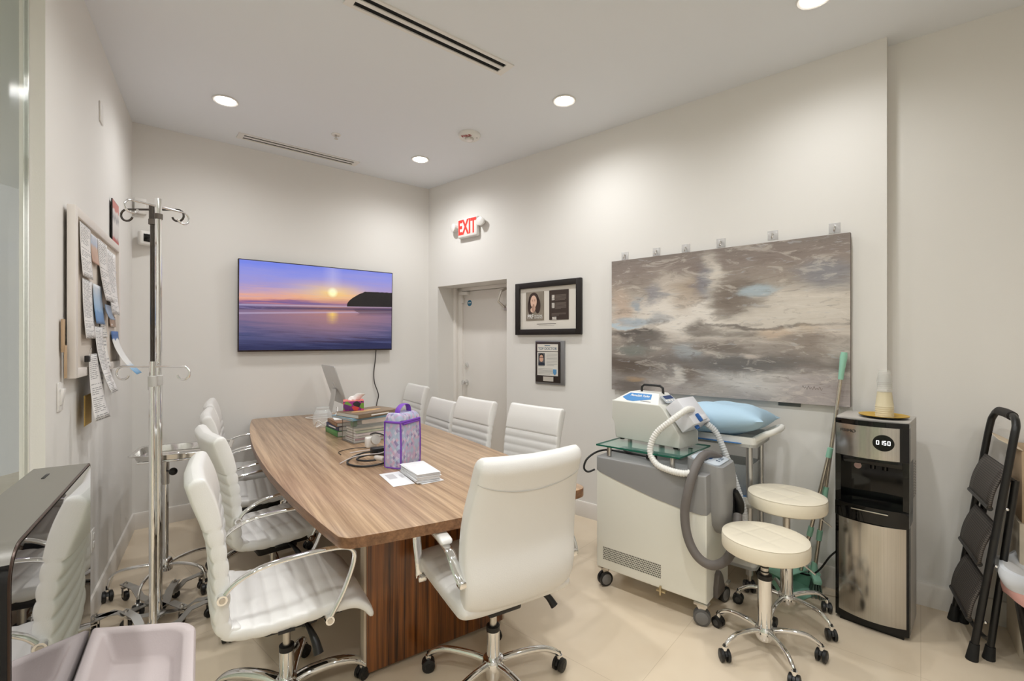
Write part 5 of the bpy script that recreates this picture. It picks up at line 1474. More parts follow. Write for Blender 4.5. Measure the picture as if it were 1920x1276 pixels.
mb = MB(); mb.tube([(tl_ + (tr_ - tl_) * f + Vector((0.02, 0, 0.075 - 0.010 * abs(f - .5) * 2)) - o_) for f in (0.24, 0.4, 0.6, 0.76)], 0.021, 14, smooth=4); mb.build('hand_grip', mat('foam grip', S(44, 40, 38), 0.75), t)
rear_off = Vector((0.075, -0.005, 0))
rl0, rr0 = fl_ + rear_off * 0.6 + wdir * 0.02, fr_ + rear_off * 1.0 - wdir * 0.01
rl1, rr1 = fl_.lerp(tl_, 0.80) + rear_off * 0.5 + wdir * 0.02, fr_.lerp(tr_, 0.80) + rear_off * 0.6 - wdir * 0.01
mb = MB()
mb.cyl(lp(rl0, rl1, 0.05), lp(rl0, rl1, 1), 0.0135, 12); mb.cyl(lp(rr0, rr1, 0.05), lp(rr0, rr1, 1), 0.0135, 12)
mb.tube([lp(rl0, rl1, 0.14), lp(rl0, rl1, 0.06) + wdir * 0.05 + Vector((0, 0, 0.02)), (rl0.lerp(rr0, 0.5) - o_) + Vector((0, 0, 0.062)), lp(rr0, rr1, 0.06) - wdir * 0.05 + Vector((0, 0, 0.02)), lp(rr0, rr1, 0.14)], 0.010, 10, smooth=5)
mb.cyl(lp(rl0, rl1, 0.99), lp(rr0, rr1, 0.99), 0.011, 10)
mb.build('rear_frame', M_lad, t)
for a_, b_ in ((fl_, tl_), (fr_, tr_), (rr0, rr1), (rl0, rl1)):
    mb = MB(); mb.tube([lp(a_, b_, 0.0), lp(a_, b_, 0.025), lp(a_, b_, 0.075)], [0.023, 0.021, 0.0175], 14); mb.build('foot_cap', mat('foot rubber', S(20, 20, 20), 0.7), t)
for f in (0.27, 0.52, 0.77):
    a, b = fl_.lerp(tl_, f) + wdir * 0.015, fr_.lerp(tr_, f) - wdir * 0.012
    up = ((tl_ - fl_).normalized() * 0.215 + ladn * 0.002 - Vector((0.0, 0, 0)))
    rail = (tl_ - fl_).normalized()
    low = ladn * 0.030 - rail * 0.105
    hi = -ladn * 0.004 + rail * 0.085
    mb = MB()
    mb.grid(lambda u, v: (a.lerp(b, u) + low.lerp(hi, v) + ladn * (0.012 * math.sin(PI * v))) - o_, 6, 6)
    tr = mb.build('tread', M_tread, t); sm = tr.modifiers.new('thickness', 'SOLIDIFY'); sm.thickness = 0.012; sm.offset = 0
    mb = MB(); mb.tube([(a.lerp(b, u) + low) - o_ for u in (0, 0.5, 1)], 0.012, 10); mb.build('nosing', M_lad, tr)
    for p in (fr_.lerp(tr_, f),):
        q = p - wdir * -0.0 - o_
        mb = MB(); mb.ball(q + Vector((-0.004, -0.0155, -0.09)), 0.007, 10); mb.build('rivet', M_chrome, t)

# flattened cartons by the wall behind the ladder
cz = Vector(on_wall('set', 0.475, 0, 0.018))
t = thing('cardboard_carton', 'tan cardboard carton with an open flap standing behind the step ladder', 'carton', cz, wall_rz('set'))
M_card = mat('cardboard', S(186, 160, 130), 0.8, vary=(5, 0.06))
mb = MB(); mb.box((0.20, -0.15, 0.31), (0.40, 0.29, 0.62), 0.003); mb.build('lower_box', mat('pale carton', S(222, 208, 186), 0.8, vary=(5, 0.05)), t)
mb = MB(); mb.box((0.20, -0.145, 0.785), (0.38, 0.27, 0.33), 0.003); mb.build('upper_box', M_card, t)
mb = MB(); mb.prism([(0.0, 0.0), (0.27, 0.0), (0.25, 0.085), (0.02, 0.085)], 0, 0.004, TR(0.012, -0.28, 0.952) @ RZ(PI / 2) @ RX(math.radians(28))); mb.build('flap', mat('flap board', S(220, 202, 176), 0.8), t)

t = thing('waste_bin', 'black waste bin with a white bag and pink liner cut by the picture edge', 'waste bin', (2.405, 1.965, 0))
mb = MB(); mb.lathe([(0.165, 0.0), (0.17, 0.01), (0.222, 0.41), (0.229, 0.415), (0.229, 0.425), (0.219, 0.425), (0.165, 0.015), (0, 0.012)], 48); mb.build('bucket', mat('bin black', S(22, 21, 22), 0.25), t)
def bag(r0, r1, z0, z1, ph, amp):
    mb = MB()
    secs = []
    n = 72
    for k in range(13):
        f = k / 12
        if f < 0.55: rr = r1 + 0.012 * math.sin(PI * f / 0.55); z = z0 + (z1 - z0) * (f / 0.55)
        else: rr = r1 - (r1 - r0) * ((f - 0.55) / 0.45) ** 1.0; z = z1 - 0.10 * ((f - 0.55) / 0.45) ** 1.6
        secs.append([((rr + amp * math.sin(11 * a + ph + 3 * f) * (1 if k else 0.6)) * math.cos(a), (rr + amp * math.sin(11 * a + ph + 3 * f)) * math.sin(a), z + amp * 1.3 * math.sin(7 * a + ph * 2)) for a in [2 * PI * j / n for j in range(n)]])
    mb.loft(secs, cap=False)
    return mb
bag(0.17, 0.244, 0.335, 0.445, 0.4, 0.004).build('liner', mat('pink liner', S(232, 178, 170), 0.5), t)
bag(0.12, 0.258, 0.39, 0.468, 1.7, 0.006).build('bag', mat('white bag film', S(226, 228, 232), 0.3, coat=0.2), t)

# ------------------------------------------------------------------ drip stands and instrument stand
def drip_stand(name, label, x, y, tube_top, top, hook_z, ang, barlen, base_rot, dark=False, n_legs=4, leg_r=0.26):
    t = thing(name, label, 'drip stand', (x, y, 0), 0, 'chrome drip stands')
    mm = M_chrome if not dark else mat('dark chrome', (0.10, 0.09, 0.08, 1), 0.22, 1.0)
    mb = MB(); mb.cyl((0, 0, 0.055), (0, 0, tube_top), 0.0165, 22); mb.build('lower_tube', M_chrome, t)
    mb = MB(); mb.lathe([(0.0195, tube_top - 0.045), (0.0205, tube_top - 0.04), (0.0205, tube_top + 0.004), (0.0125, tube_top + 0.008)], 24); mb.build('collar', mat('pale grey collar', S(196, 194, 190), 0.4), t)
    mb = MB(); mb.cyl((0, 0, tube_top), (0, 0, top - 0.05), 0.0105 if dark else 0.0145, 20); mb.build('rod', mm, t)
    mb = MB(); mb.cyl((0, 0, top - 0.095), (0, 0, top), 0.016, 20); mb.build('hook_head', mm, t)
    mb = MB(); mb.cyl((0, 0, top - 0.105), (0, 0, top - 0.078), 0.0185, 20); mb.build('clamp', mat('grey clamp', S(96, 88, 80), 0.5), t)
    ca, sa = math.cos(ang), math.sin(ang)
    for s in (-1, 1):
        h = barlen / 2; r = 0.031
        P = [(0, hook_z)] + [(h * 0.55, hook_z), (h - r, hook_z)] + [(h - r + r * math.sin(a), hook_z - r + r * math.cos(a)) for a in [math.radians(25 * i) for i in range(1, 11)]]
        pts = [(s * p[0] * ca, s * p[0] * sa, p[1]) for p in P]
        mb = MB(); mb.tube(pts, 0.0055, 10, ref=(-sa, ca, 0)); mb.build('hook', mm, t)
    mb = MB(); mb.lathe([(0.0, 0.046), (0.034, 0.046), (0.034, 0.060), (0.022, 0.064), (0.0165, 0.075)], 24); mb.build('hub', M_steelbar, t)
    for k in range(n_legs):
        mb = MB()
        pr = [(0.0, 0.052), (0.115, 0.052), (0.165, 0.088), (leg_r + 0.02, 0.088)]
        w = 0.019
        up_ = [(p[0], p[1] + 0.0045) for p in pr]
        poly = pr + up_[::-1]
        mb.prism(poly, -w, w, RX(PI / 2))
        lg = mb.build('leg', M_steelbar, t); lg.rotation_euler = (0, 0, base_rot + k * 2 * PI / n_legs)
        mb = MB()
        mb.mi = 0; mb.lathe([(0.0, -0.010), (0.022, -0.010), (0.026, -0.006), (0.026, 0.006), (0.022, 0.010), (0, 0.010)], 20, TR(leg_r, 0, 0.026) @ RZ(k * 1.1) @ RX(PI / 2))
        mb.mi = 1
        M = TR(leg_r, 0, 0) @ RZ(k * 1.1)
        for s in (-1, 1): mb.box((0, 0, 0), (0.016, 0.003, 0.05), 0.001, M=M @ TR(0, s * 0.014, 0.048))
        mb.box((0, 0, 0), (0.03, 0.034, 0.006), 0.001, M=M @ TR(0, 0, 0.074)); mb.cyl(M @ Vector((0, 0, 0.076)), M @ Vector((0, 0, 0.106)), 0.0055, 10); mb.cyl(M @ Vector((0, 0, 0.093)), M @ Vector((0, 0, 0.099)), 0.010, 6)
        mb.build('caster', [M_black, M_brushed], lg)
    return t
drip_stand('drip_stand', 'lowered chrome drip stand with its hooks at notice board height', -1.721, 2.25, 1.285, 1.36, 1.335, 0.0, 0.352, math.radians(62))
drip_stand('drip_stand', 'tall bright chrome drip stand with its hook bar slanting away', -1.823, 2.42, 1.275, 2.19, 2.150, math.radians(67.8), 0.31, math.radians(20))
drip_stand('drip_stand', 'tall dark rod drip stand with level hooks behind the bright chrome one', -1.938, 2.53, 1.24, 2.19, 2.165, math.radians(2), 0.33, math.radians(155), dark=True)

t = thing('instrument_stand', 'rolling chrome instrument stand with a steel tray behind the drip stands', 'instrument stand', (-2.03, 2.75, 0))
star_base(t, 0.265, 0.150, 0.066, 0.017, 0.013, math.radians(208), 1.12, tubular=True)
mb = MB(); mb.lathe([(0.02, 0.11), (0.034, 0.12), (0.036, 0.17), (0.030, 0.185), (0.022, 0.19)], 26); mb.build('hub', M_chrome, t)
mb = MB(); mb.cyl((0, 0, 0.13), (0, 0, 0.68), 0.0145, 20); mb.build('post', M_chrome, t)
mb = MB(); mb.cyl((0, 0, 0.62), (0, 0, 0.76), 0.0185, 20); mb.build('sleeve', M_brushed, t)
mb = MB(); mb.cyl((0.015, -0.01, 0.70), (0.05, -0.02, 0.70), 0.005, 8); mb.ball((0.062, -0.024, 0.70), 0.022, 16); mb.build('knob', M_black, t)
trz = math.atan2(0.455, 0.89)
tcx, tcy = -1.946 + 2.03, 2.793 - 2.75
def tl(x, y, z): 
    v = RZ(trz) @ Vector((x, y, 0)); return (tcx + v.x, tcy + v.y, z)
mb = MB(); mb.tube([tl(-0.20, -0.13, 0.782), tl(0.20, -0.13, 0.782), tl(0.20, 0.13, 0.782), tl(-0.20, 0.13, 0.782)], 0.006, 8, closed=True); mb.tube([(0, 0, 0.74), (0, 0, 0.776), tl(-0.02, -0.13, 0.782)], 0.007, 8); mb.tube([(0, 0, 0.76), tl(-0.1, 0.13, 0.782)], 0.006, 8); mb.build('tray_frame', M_chrome, t)
Mt = TR(tcx, tcy, 0) @ RZ(trz)
mb = MB()
ro = [(0.49, 0.33, 0.822), (0.475, 0.315, 0.826), (0.445, 0.285, 0.824), (0.425, 0.265, 0.79), (0.02, 0.02, 0.789)]
secs = [[Mt @ Vector((p[0], p[1], z)) for p in rrect(w, d, min(0.05, d * 0.4), 6)] for w, d, z in ro]
mb.loft(secs, cap=False)
tr = mb.build('tray', mat('polished steel', (0.74, 0.73, 0.71, 1), 0.10, 1.0), t, fix=False); so = tr.modifiers.new('thickness', 'SOLIDIFY'); so.thickness = 0.002

# ------------------------------------------------------------------ console with glossy display and grey tray (near the viewer)
Fx, Fy = -0.7215, 0.795
c_rz = math.atan2(-0.833, 0.554)
t = thing('medical_console', 'medical console with a glossy black display and a grey plastic tray', 'medical console', (Fx, Fy, 0), c_rz)
zt0, zt1, PLn = 0.972, 1.2535, 0.408
def face_outline(r_far, r_near, z_low=zt0 - 0.02, ins=0.0):
    P = [(ins, z_low), (PLn - ins, z_low)]
    P += [(PLn - ins - r_near + r_near * math.cos(a), zt1 - ins - r_near + r_near * math.sin(a)) for a in [math.radians(9 * i) for i in range(11)]]
    P += [(ins + r_far - r_far * math.sin(a), zt1 - ins - r_far + r_far * math.cos(a)) for a in [math.radians(15 * i) for i in range(7)]]
    return P
M_face = mat('black glass face', (0.012, 0.012, 0.013, 1), 0.012, ior=6.0, coat=0.6, coat_rough=0.01)
mb = MB(); mb.prism(face_outline(0.008, 0.036), -0.004, 0.062, RX(PI / 2))
mb.bm.normal_update()
for f in mb.bm.faces:
    if f.calc_center_median().z < zt1 - 0.014: f.material_index = 1
hs = mb.build('display_housing', [mat('graphite housing', S(112, 108, 100), 0.42, 0.15), M_blackgloss], t, sharp=30)
mb = MB(); mb.prism(face_outline(0.006, 0.032, ins=0.004), -0.0062, -0.0042, RX(PI / 2)); mb.build('glass_face', M_face, hs)
mb = MB()
edge = [(p[0], 0.0045, p[1]) for p in face_outline(0.007, 0.034, ins=0.0015)[1:]]
mb.tube(edge, 0.0016, 6); mb.build('rim', mat('dark bronze rim', S(66, 50, 42), 0.3, 0.5), hs)
mb = MB(); mb.box((0.075, -0.035, zt1 + 0.0004), (0.03, 0.004, 0.0012), 0.0005); mb.build('mark', M_black, hs)
mb = MB(); mb.box((-0.014, -0.03, 0.99), (0.024, 0.03, 0.045), 0.005); mb.box((-0.022, -0.012, 0.975), (0.02, 0.022, 0.04), 0.004); mb.build('hinge', mat('warm grey plastic', S(172, 162, 152), 0.45), t)
# tray
def inset_poly(poly, d):
    n = len(poly); out = []
    for i in range(n):
        p0, p1, p2 = Vector(poly[i - 1] + (0,)), Vector(poly[i] + (0,)), Vector(poly[(i + 1) % n] + (0,))
        e1, e2 = (p1 - p0).normalized(), (p2 - p1).normalized()
        n1, n2 = Vector((-e1.y, e1.x, 0)), Vector((-e2.y, e2.x, 0))
        b_ = (n1 + n2); b_ = b_ / max(0.3, b_.length_squared / 2) if b_.length > 1e-6 else n1
        q = p1 + b_ * d; out.append((q.x, q.y))
    return out
def round_poly(poly, rad, k=6):
    out = []
    n = len(poly)
    for i in range(n):
        p0, p1, p2 = Vector(poly[i - 1]), Vector(poly[i]), Vector(poly[(i + 1) % n])
        r = rad[i] if isinstance(rad, (list, tuple)) else rad
        a, b = p1 + (p0 - p1).normalized() * r, p1 + (p2 - p1).normalized() * r
        for j in range(k + 1):
            f = j / k; q = a * (1 - f) ** 2 + p1 * 2 * f * (1 - f) + b * f * f; out.append((q.x, q.y))
    return out
base = [(0.0, 0.008), (0.455, 0.008), (0.455, 0.155), (0.073, 0.155)]
outer = round_poly(base, [0.004, 0.02, 0.03, 0.032])
def ring(d, z, r): return [(p[0], p[1], z) for p in round_poly(inset_poly(base, d), r)]
M_tray = mat('warm grey tray plastic', S(188, 176, 174), 0.5, grain=(400, 0.05))
mb = MB()
R0 = [0.004, 0.02, 0.03, 0.032]
secs = [ring(0.002, zt0 - 0.055, R0), ring(0.0, zt0 - 0.004, R0), ring(0.003, zt0, R0), ring(0.015, zt0, [0.012, 0.02, 0.026, 0.03]), ring(0.019, zt0 - 0.004, [0.014, 0.02, 0.026, 0.03]),
        ring(0.030, zt0 - 0.036, [0.014, 0.02, 0.024, 0.028]), ring(0.036, zt0 - 0.040, [0.014, 0.018, 0.02, 0.024])]
mb.loft(secs)
mb.build('tray', M_tray, t, sharp=50)
mb = MB(); mb.box((0.235, -0.0, 0.50), (0.30, 0.12, 0.84), 0.03, 4); mb.build('column', mat('console white', S(216, 212, 206), 0.4), t)
mb = MB(); mb.box((0.235, 0.0, 0.075), (0.36, 0.20, 0.05), 0.02, 3); mb.build('base', mat('console white', S(216, 212, 206), 0.4), t)
for x in (0.09, 0.38):
    for y in (-0.07, 0.07):
        cm = caster_mb(0.5, 0.9).build('caster', [M_black, M_wheelgrey], t); cm.location = (x, y, 0)

# ------------------------------------------------------------------ things on the table
TZ = T_H + 0.0006
# lunch bag
b_rz = math.atan2(0.164, 0.069)
M_pur = mat('purple webbing', S(120, 66, 176), 0.6)
m = bpy.data.materials.new('scale print'); m.use_nodes = True
g = NG(m)
x_, y_, z_ = g.xyz(g.coords())
xx = g.m('ADD', x_, y_)
wn = g.n('ShaderNodeTexWhiteNoise', noise_dimensions='2D')
g.put(wn.inputs['Vector'], g.comb(g.m('FLOOR', g.m('MULTIPLY', g.m('ADD', xx, g.m('MULTIPLY', z_, 0.8)), 52.0)), g.m('FLOOR', g.m('MULTIPLY', g.m('SUBTRACT', xx, g.m('MULTIPLY', z_, 0.8)), 52.0))))
h_ = wn.outputs['Value']
c1 = g.ramp(h_, [(0.0, S(178, 196, 216)), (0.22, S(196, 170, 204)), (0.42, S(222, 214, 230)), (0.58, S(214, 176, 198)), (0.74, S(168, 186, 206)), (0.9, S(136, 124, 172)), (1.0, S(224, 222, 236))], 'CONSTANT')
lo = g.noise(g.coords(), 14.0, 2.0)
g.color(g.mix(g.m('MULTIPLY', lo, 0.6), c1, S(190, 184, 214))); g.bsdf.inputs['Roughness'].default_value = 0.4
t = thing('lunch_bag', 'purple lunch bag with a pastel scale pattern standing on the table', 'bag', (-0.592, 2.48, TZ), b_rz)
bwid, bdep, bht = 0.195, 0.105, 0.25
def bag_sec(f):
    k = 1.0 - 0.02 * f + 0.02 * math.sin(PI * f); z = bht * f
    return [(p[0], p[1], z) for p in rrect(bwid * k, bdep * k, 0.018, 5, bwid / 2, bdep / 2)]
mb = MB(); mb.loft([bag_sec(i / 10) for i in range(11)]); mb.build('body', m, t, sharp=50)
mb = MB()
secs = []
for i in range(7):
    f = i / 6
    secs.append([(p[0], p[1], bht + 0.002 + 0.040 * math.sin(f * PI / 2) + 0.006 * math.sin(5 * p[0] * 20)) for p in rrect(bwid * (0.985 - 0.22 * f * f), bdep * (1.0 - 0.45 * f * f), 0.02, 5, bwid / 2, bdep / 2)])
mb.loft(secs); mb.build('lid', m, t, sharp=60)
mb = MB()
rr_ = rrect(bwid * 0.99, bdep * 0.99, 0.02, 5, bwid / 2, bdep / 2)
mb.tube([(p[0], p[1], bht - 0.002) for p in rr_], 0.0065, 8, closed=True)
for x in (0.008, bwid - 0.008):
    mb.tube([(x, 0.002, 0.004), (x, -0.001, bht * 0.5), (x, 0.003, bht)], 0.0045, 8, smooth=4); mb.tube([(x, bdep - 0.002, 0.004), (x, bdep, bht)], 0.0045, 8)
mb.tube([(p[0], p[1], 0.006) for p in rr_], 0.004, 8, closed=True)
mb.tube([(0.022, -0.002, bht - 0.012), (bwid - 0.022, -0.002, bht - 0.012)], 0.006, 8)
mb.build('piping', M_pur, t)
mb = MB(); mb.tube([(0.06, bdep * 0.6, bht + 0.030), (0.075, bdep * 0.62, bht + 0.060), (0.12, bdep * 0.65, bht + 0.080), (0.16, bdep * 0.62, bht + 0.070), (0.172, bdep * 0.6, bht + 0.020)], 0.017, 10, ref=(0, 1, 0), rb=0.003, smooth=5); mb.build('handle', M_pur, t)
# envelopes
M_env = mat('envelope white', S(238, 238, 240), 0.65)
e_rz = math.atan2(0.85, -0.53)
r = random.Random(11)
N_E = 22
for i in range(N_E):
    bot, topm = i == 0, i == N_E - 1
    lab = ('white envelope at the bottom of the neat stack, sticking out towards the chair' if bot else 'white envelope with a pale pink print lying topmost on the neat stack' if topm else 'white envelope inside the neat stack on the table')
    t = thing('envelope', lab, 'envelope', (-0.464 + r.uniform(-.004, .004) + (0.012 if bot else 0), 2.366 + r.uniform(-.004, .004) - (0.006 if bot else 0), TZ + 0.0021 * i), e_rz + r.uniform(-.03, .03) + (0.06 if bot else 0), 'stack of white envelopes')
    mb = MB(); mb.box((0, 0, 0.0009), (0.241, 0.118, 0.0017), 0.0004); mb.build('pocket', M_env, t)
    mb = MB(); mb.prism([(-0.118, 0.0585), (0.118, 0.0585), (0.10, 0.026), (-0.10, 0.026)] if not topm else [(0.03, 0.01), (0.06, 0.0), (0.055, 0.03), (0.035, 0.035)], 0.0017, 0.00195); mb.build('flap' if not topm else 'faint_print', M_env if not topm else mat('faint pink print', S(236, 226, 230), 0.6), t)
t = thing('envelope', 'single white window envelope lying flat beside the neat stack', 'envelope', (-0.572, 2.322, TZ), math.atan2(0.222, -0.135))
mb = MB(); mb.box((0, 0, 0.0009), (0.241, 0.105, 0.0016), 0.0004); mb.build('pocket', M_env, t)
mb = MB(); mb.box((0.045, 0.012, 0.0019), (0.085, 0.042, 0.0003)); mb.box((0.03, -0.036, 0.0019), (0.06, 0.016, 0.0003)); mb.build('window', mat('envelope window', S(206, 204, 206), 0.3), t)
# cables and chargers
def coil(path, rad, name, m, label, cat='cable', k=8):
    mb = MB(); mb.tube(path, rad, 8, smooth=k); return tag(mb.build(name, m), label, cat)
z0 = TZ + 0.006
coil([(-0.73, 2.74, z0), (-0.80, 2.80, z0 + .012), (-0.88, 2.80, z0 + .01), (-0.93, 2.70, z0), (-0.90, 2.58, z0), (-0.80, 2.53, z0), (-0.71, 2.57, z0 + .005), (-0.69, 2.66, z0 + .014), (-0.76, 2.73, z0 + .018), (-0.85, 2.71, z0 + .014), (-0.87, 2.63, z0 + .012), (-0.80, 2.60, z0 + .012), (-0.73, 2.62, z0 + .02), (-0.70, 2.70, z0 + .03)], 0.0055, 'power_cable', M_black, 'black power cable lying in loose loops beside the purple bag')
coil([(-0.955, 2.60, z0 - .003), (-0.90, 2.66, z0 + .018), (-0.82, 2.69, z0 + .026), (-0.76, 2.70, z0 + .03), (-0.74, 2.78, z0 + .03), (-0.80, 2.86, z0 + .02), (-0.93, 2.88, z0), (-0.98, 2.84, z0 - .002)], 0.003, 'thin_cable', mat('pale grey cable', S(206, 198, 196), 0.5), 'thin pale cable tangled over the black power cable')
coil([(-1.02, 2.80, z0 - .003), (-1.06, 2.88, z0 - .003), (-1.00, 2.97, z0 - .003), (-0.90, 2.99, z0 - .003), (-0.84, 2.95, z0)], 0.0022, 'thin_cable', M_black, 'thin black wire bent into an open loop in front of the clear organizer')
t = thing('power_brick', 'black power adapter brick in the cable tangle behind the bag', 'power adapter', (-0.79, 2.84, TZ), math.radians(35))
mb = MB(); mb.box((0, 0, 0.022), (0.125, 0.06, 0.04), 0.008); mb.build('case', M_black, t)
mb = MB(); mb.box((0.03, 0, 0.0425), (0.03, 0.03, 0.0006)); mb.build('rating_label', M_inkgrey, t)
t = thing('cable_plug', 'white barrel shaped cable plug lying on the black cable loops', 'plug', (-0.735, 2.60, TZ + 0.016), math.radians(-35))
mb = MB(); mb.lathe([(0.006, 0), (0.012, 0.006), (0.0145, 0.02), (0.0145, 0.075), (0.010, 0.078), (0.010, 0.07), (0, 0.07)], 20, TR(-0.04, 0, 0.016) @ RY(PI / 2)); mb.build('barrel', mat('plug cream', S(214, 204, 196), 0.45), t)
t = thing('wall_charger', 'white charger block with a coiled white lead behind the cables', 'charger', (-0.905, 3.01, TZ), math.radians(40))
mb = MB(); mb.box((0, 0, 0.034), (0.07, 0.045, 0.068), 0.010, 3); mb.build('block', M_whiteplastic, t)
mb = MB(); mb.lathe([(0.014, 0), (0.030, 0.002), (0.030, 0.022), (0.014, 0.024)], 24, TR(0.005, -0.048, 0.055) @ RX(math.radians(75))); mb.tube([(0.03, -0.04, 0.07), (0.06, -0.04, 0.085), (0.09, -0.02, 0.075), (0.10, 0.03, 0.03), (0.13, 0.05, 0.006)], 0.004, 8, smooth=5); mb.build('coiled_lead', mat('lead grey', S(190, 186, 180), 0.5), t)
coil([(-0.905, 3.0, TZ + 0.085), (-0.86, 2.97, TZ + 0.10), (-0.80, 2.96, TZ + 0.085), (-0.76, 2.98, TZ + 0.055), (-0.74, 2.95, TZ + 0.02), (-0.70, 2.90, TZ + .006)], 0.0045, 'lead', M_black, 'black lead arching over the white charger block')
# clear organizer
o_rz = math.atan2(0.667, 0.745)
ox, oy = -1.05, 3.10
def op(x, y, z=0.0):
    v = RZ(o_rz) @ Vector((x, y, 0)); return (ox + v.x, oy + v.y, z)
ow, od, oh = 0.34, 0.175, 0.155
t = thing('acrylic_organizer', 'clear acrylic organizer box full of magazines on the table', 'organizer', (ox, oy, TZ), o_rz)
M_acr = mat('clear acrylic', (0.85, 0.87, 0.86, 1), 0.03, ior=1.45, alpha=0.12)
mb = MB()
k = 0.004
mb.box((ow / 2, k / 2, oh / 2), (ow, k, oh), 0.0006); mb.box((ow / 2, od - k / 2, oh / 2), (ow, k, oh), 0.0006); mb.box((k / 2, od / 2, oh / 2), (k, od - 2 * k, oh), 0.0006); mb.box((ow - k / 2, od / 2, oh / 2), (k, od - 2 * k, oh), 0.0006); mb.box((ow / 2, od / 2, k / 2), (ow - 2 * k, od - 2 * k, k))
mb.build('walls', M_acr, t)
mb = MB()
for (x, y) in ((0, 0), (ow, 0), (0, od), (ow, od)): mb.box((x, y, oh / 2), (0.0035, 0.0035, oh), 0.001)
mb.tube([(0, 0, 0.002), (ow, 0, 0.002), (ow, od, 0.002), (0, od, 0.002)], 0.0015, 6, closed=True)
mb.build('edges', mat('acrylic edge', S(120, 108, 96), 0.2), t)
mags = [((0.16, 0.088, 0.008), (0.29, 0.148, 0.010), 0.0, (190, 178, 168), 'tan'), ((0.155, 0.088, 0.021), (0.28, 0.148, 0.009), 0.03, (150, 96, 104), 'dusty red'), ((0.165, 0.088, 0.034), (0.29, 0.148, 0.010), -0.02, (206, 200, 190), 'pale grey'),
        ((0.165, 0.088, 0.050), (0.29, 0.145, 0.012), 0.04, (222, 206, 206), 'pale pink'), ((0.16, 0.088, 0.068), (0.27, 0.145, 0.012), 0.0, (178, 186, 150), 'sage green'), ((0.16, 0.088, 0.086), (0.28, 0.145, 0.012), -0.03, (198, 188, 168), 'sand coloured')]
for (c, s, a_, col, nm) in mags:
    p = op(c[0], c[1]); t = thing('magazine', nm + ' magazine lying inside the clear organizer', 'magazine', (p[0], p[1], TZ + c[2] + 0.002), o_rz + a_, 'magazines in the clear organizer')
    mb = MB(); mb.box((0, 0, 0), s, 0.001); mb.build('pages', M_paper, t)
    mb = MB(); mb.box((0, 0, s[2] / 2 + 0.0004), (s[0], s[1], 0.0008)); mb.box((0, -s[1] / 2 - 0.0004, 0), (s[0], 0.0008, s[2] + 0.001)); mb.build('cover', mat('cover ' + nm, S(*col), 0.4, vary=(14, 0.25)), t)
p = op(0.05, 0.05); t = thing('tape_roll', 'small green roll standing inside the clear organizer', 'roll', (p[0] - .0, p[1], TZ + 0.098), o_rz)
mb = MB(); mb.lathe([(0.014, -0.012), (0.028, -0.012), (0.028, 0.012), (0.014, 0.012)], 24, TR(-0.01, 0.03, 0.028) @ RY(PI / 2)); mb.build('ring', mat('tape green', S(70, 130, 60), 0.5), t)
def book(name, label, pos, rz, w, d, h, cover, group=None, titled=None, cat='book'):
    t = thing(name, label, cat, pos, rz, group)
    mb = MB(); mb.box((0, 0.002, h / 2), (w - 0.008, d - 0.006, h - 0.006), 0.0005); mb.build('page_block', mat('page edges', S(226, 222, 214), 0.8), t)
    mb = MB(); mb.box((0, 0, 0.0015), (w, d, 0.003), 0.0006); mb.box((0, 0, h - 0.0015), (w, d, 0.003), 0.0006); mb.box((0, -d / 2 + 0.0015, h / 2), (w, 0.003, h), 0.0006); c = mb.build('cover', cover, t)
    if titled:
        mb = MB(); mb.box((0, -d / 2 - 0.0005, h / 2), (w * titled, 0.0008, h * 0.28)); mb.build('spine_print', M_paper, c)
    return t
p = op(0.165, 0.115)
zb0 = TZ + oh + 0.0006
t = book('folder_book', 'thin pale blue book lying on top of the clear organizer', (p[0] - 0.02, p[1], zb0), o_rz + 0.12, 0.37, 0.28, 0.014, mat('pale blue cover', S(126, 160, 178), 0.45), 'books on the organizer')
t = book('photo_book', 'large brown picture book topmost on the clear organizer', (p[0] + 0.0, p[1] - 0.01, zb0 + 0.0145), o_rz + 0.22, 0.35, 0.25, 0.028, mat('brown cover', S(132, 112, 90), 0.4, vary=(8, 0.2)), 'books on the organizer', 0.42)
mb = MB(); mb.lathe([(1, 0), (1, 0.0006)], 32, TR(-0.02, 0.0, 0.0283) @ Matrix.Diagonal((0.12, 0.035, 1, 1))); mb.build('cover_photo', mat('warm glow print', S(206, 168, 116), 0.4, vary=(16, 0.25)), t)
zb1 = zb0 + 0.0145 + 0.0285
# tissue box
t = thing('tissue_box', 'purple and red patterned tissue box with a white tissue sticking out', 'tissue box', (-1.115, 3.30, zb1), math.radians(20))
m = bpy.data.materials.new('tissue box print'); m.use_nodes = True
g = NG(m); vo = g.n('ShaderNodeTexVoronoi'); g.put(vo.inputs['Vector'], g.coords()); vo.inputs['Scale'].default_value = 30.0
h_, s_, v_ = g.xyz(vo.outputs['Color'])
g.color(g.ramp(h_, [(0, S(150, 40, 130)), (0.3, S(214, 70, 70)), (0.5, S(110, 50, 120)), (0.65, S(40, 40, 40)), (0.78, S(214, 80, 150)), (0.9, S(110, 150, 60))], 'CONSTANT')); g.bsdf.inputs['Roughness'].default_value = 0.4
mb = MB(); mb.box((0, 0, 0.033), (0.135, 0.12, 0.066), 0.002); mb.build('carton', m, t)
mb = MB(); mb.box((0, 0, 0.0663), (0.135, 0.12, 0.001)); mb.build('rim', mat('rose carton', S(222, 120, 110), 0.5), t)
mb = MB()
mb.grid(lambda u, v: ((u - 0.5) * (0.07 + 0.05 * v) + 0.02 * v, 0.018 * math.sin(6 * u) * (0.4 + v) , 0.066 + 0.055 * v * (1 - 0.55 * abs(u - 0.72) * 2) + 0.004 * math.sin(17 * u + 5 * v)), 14, 8)
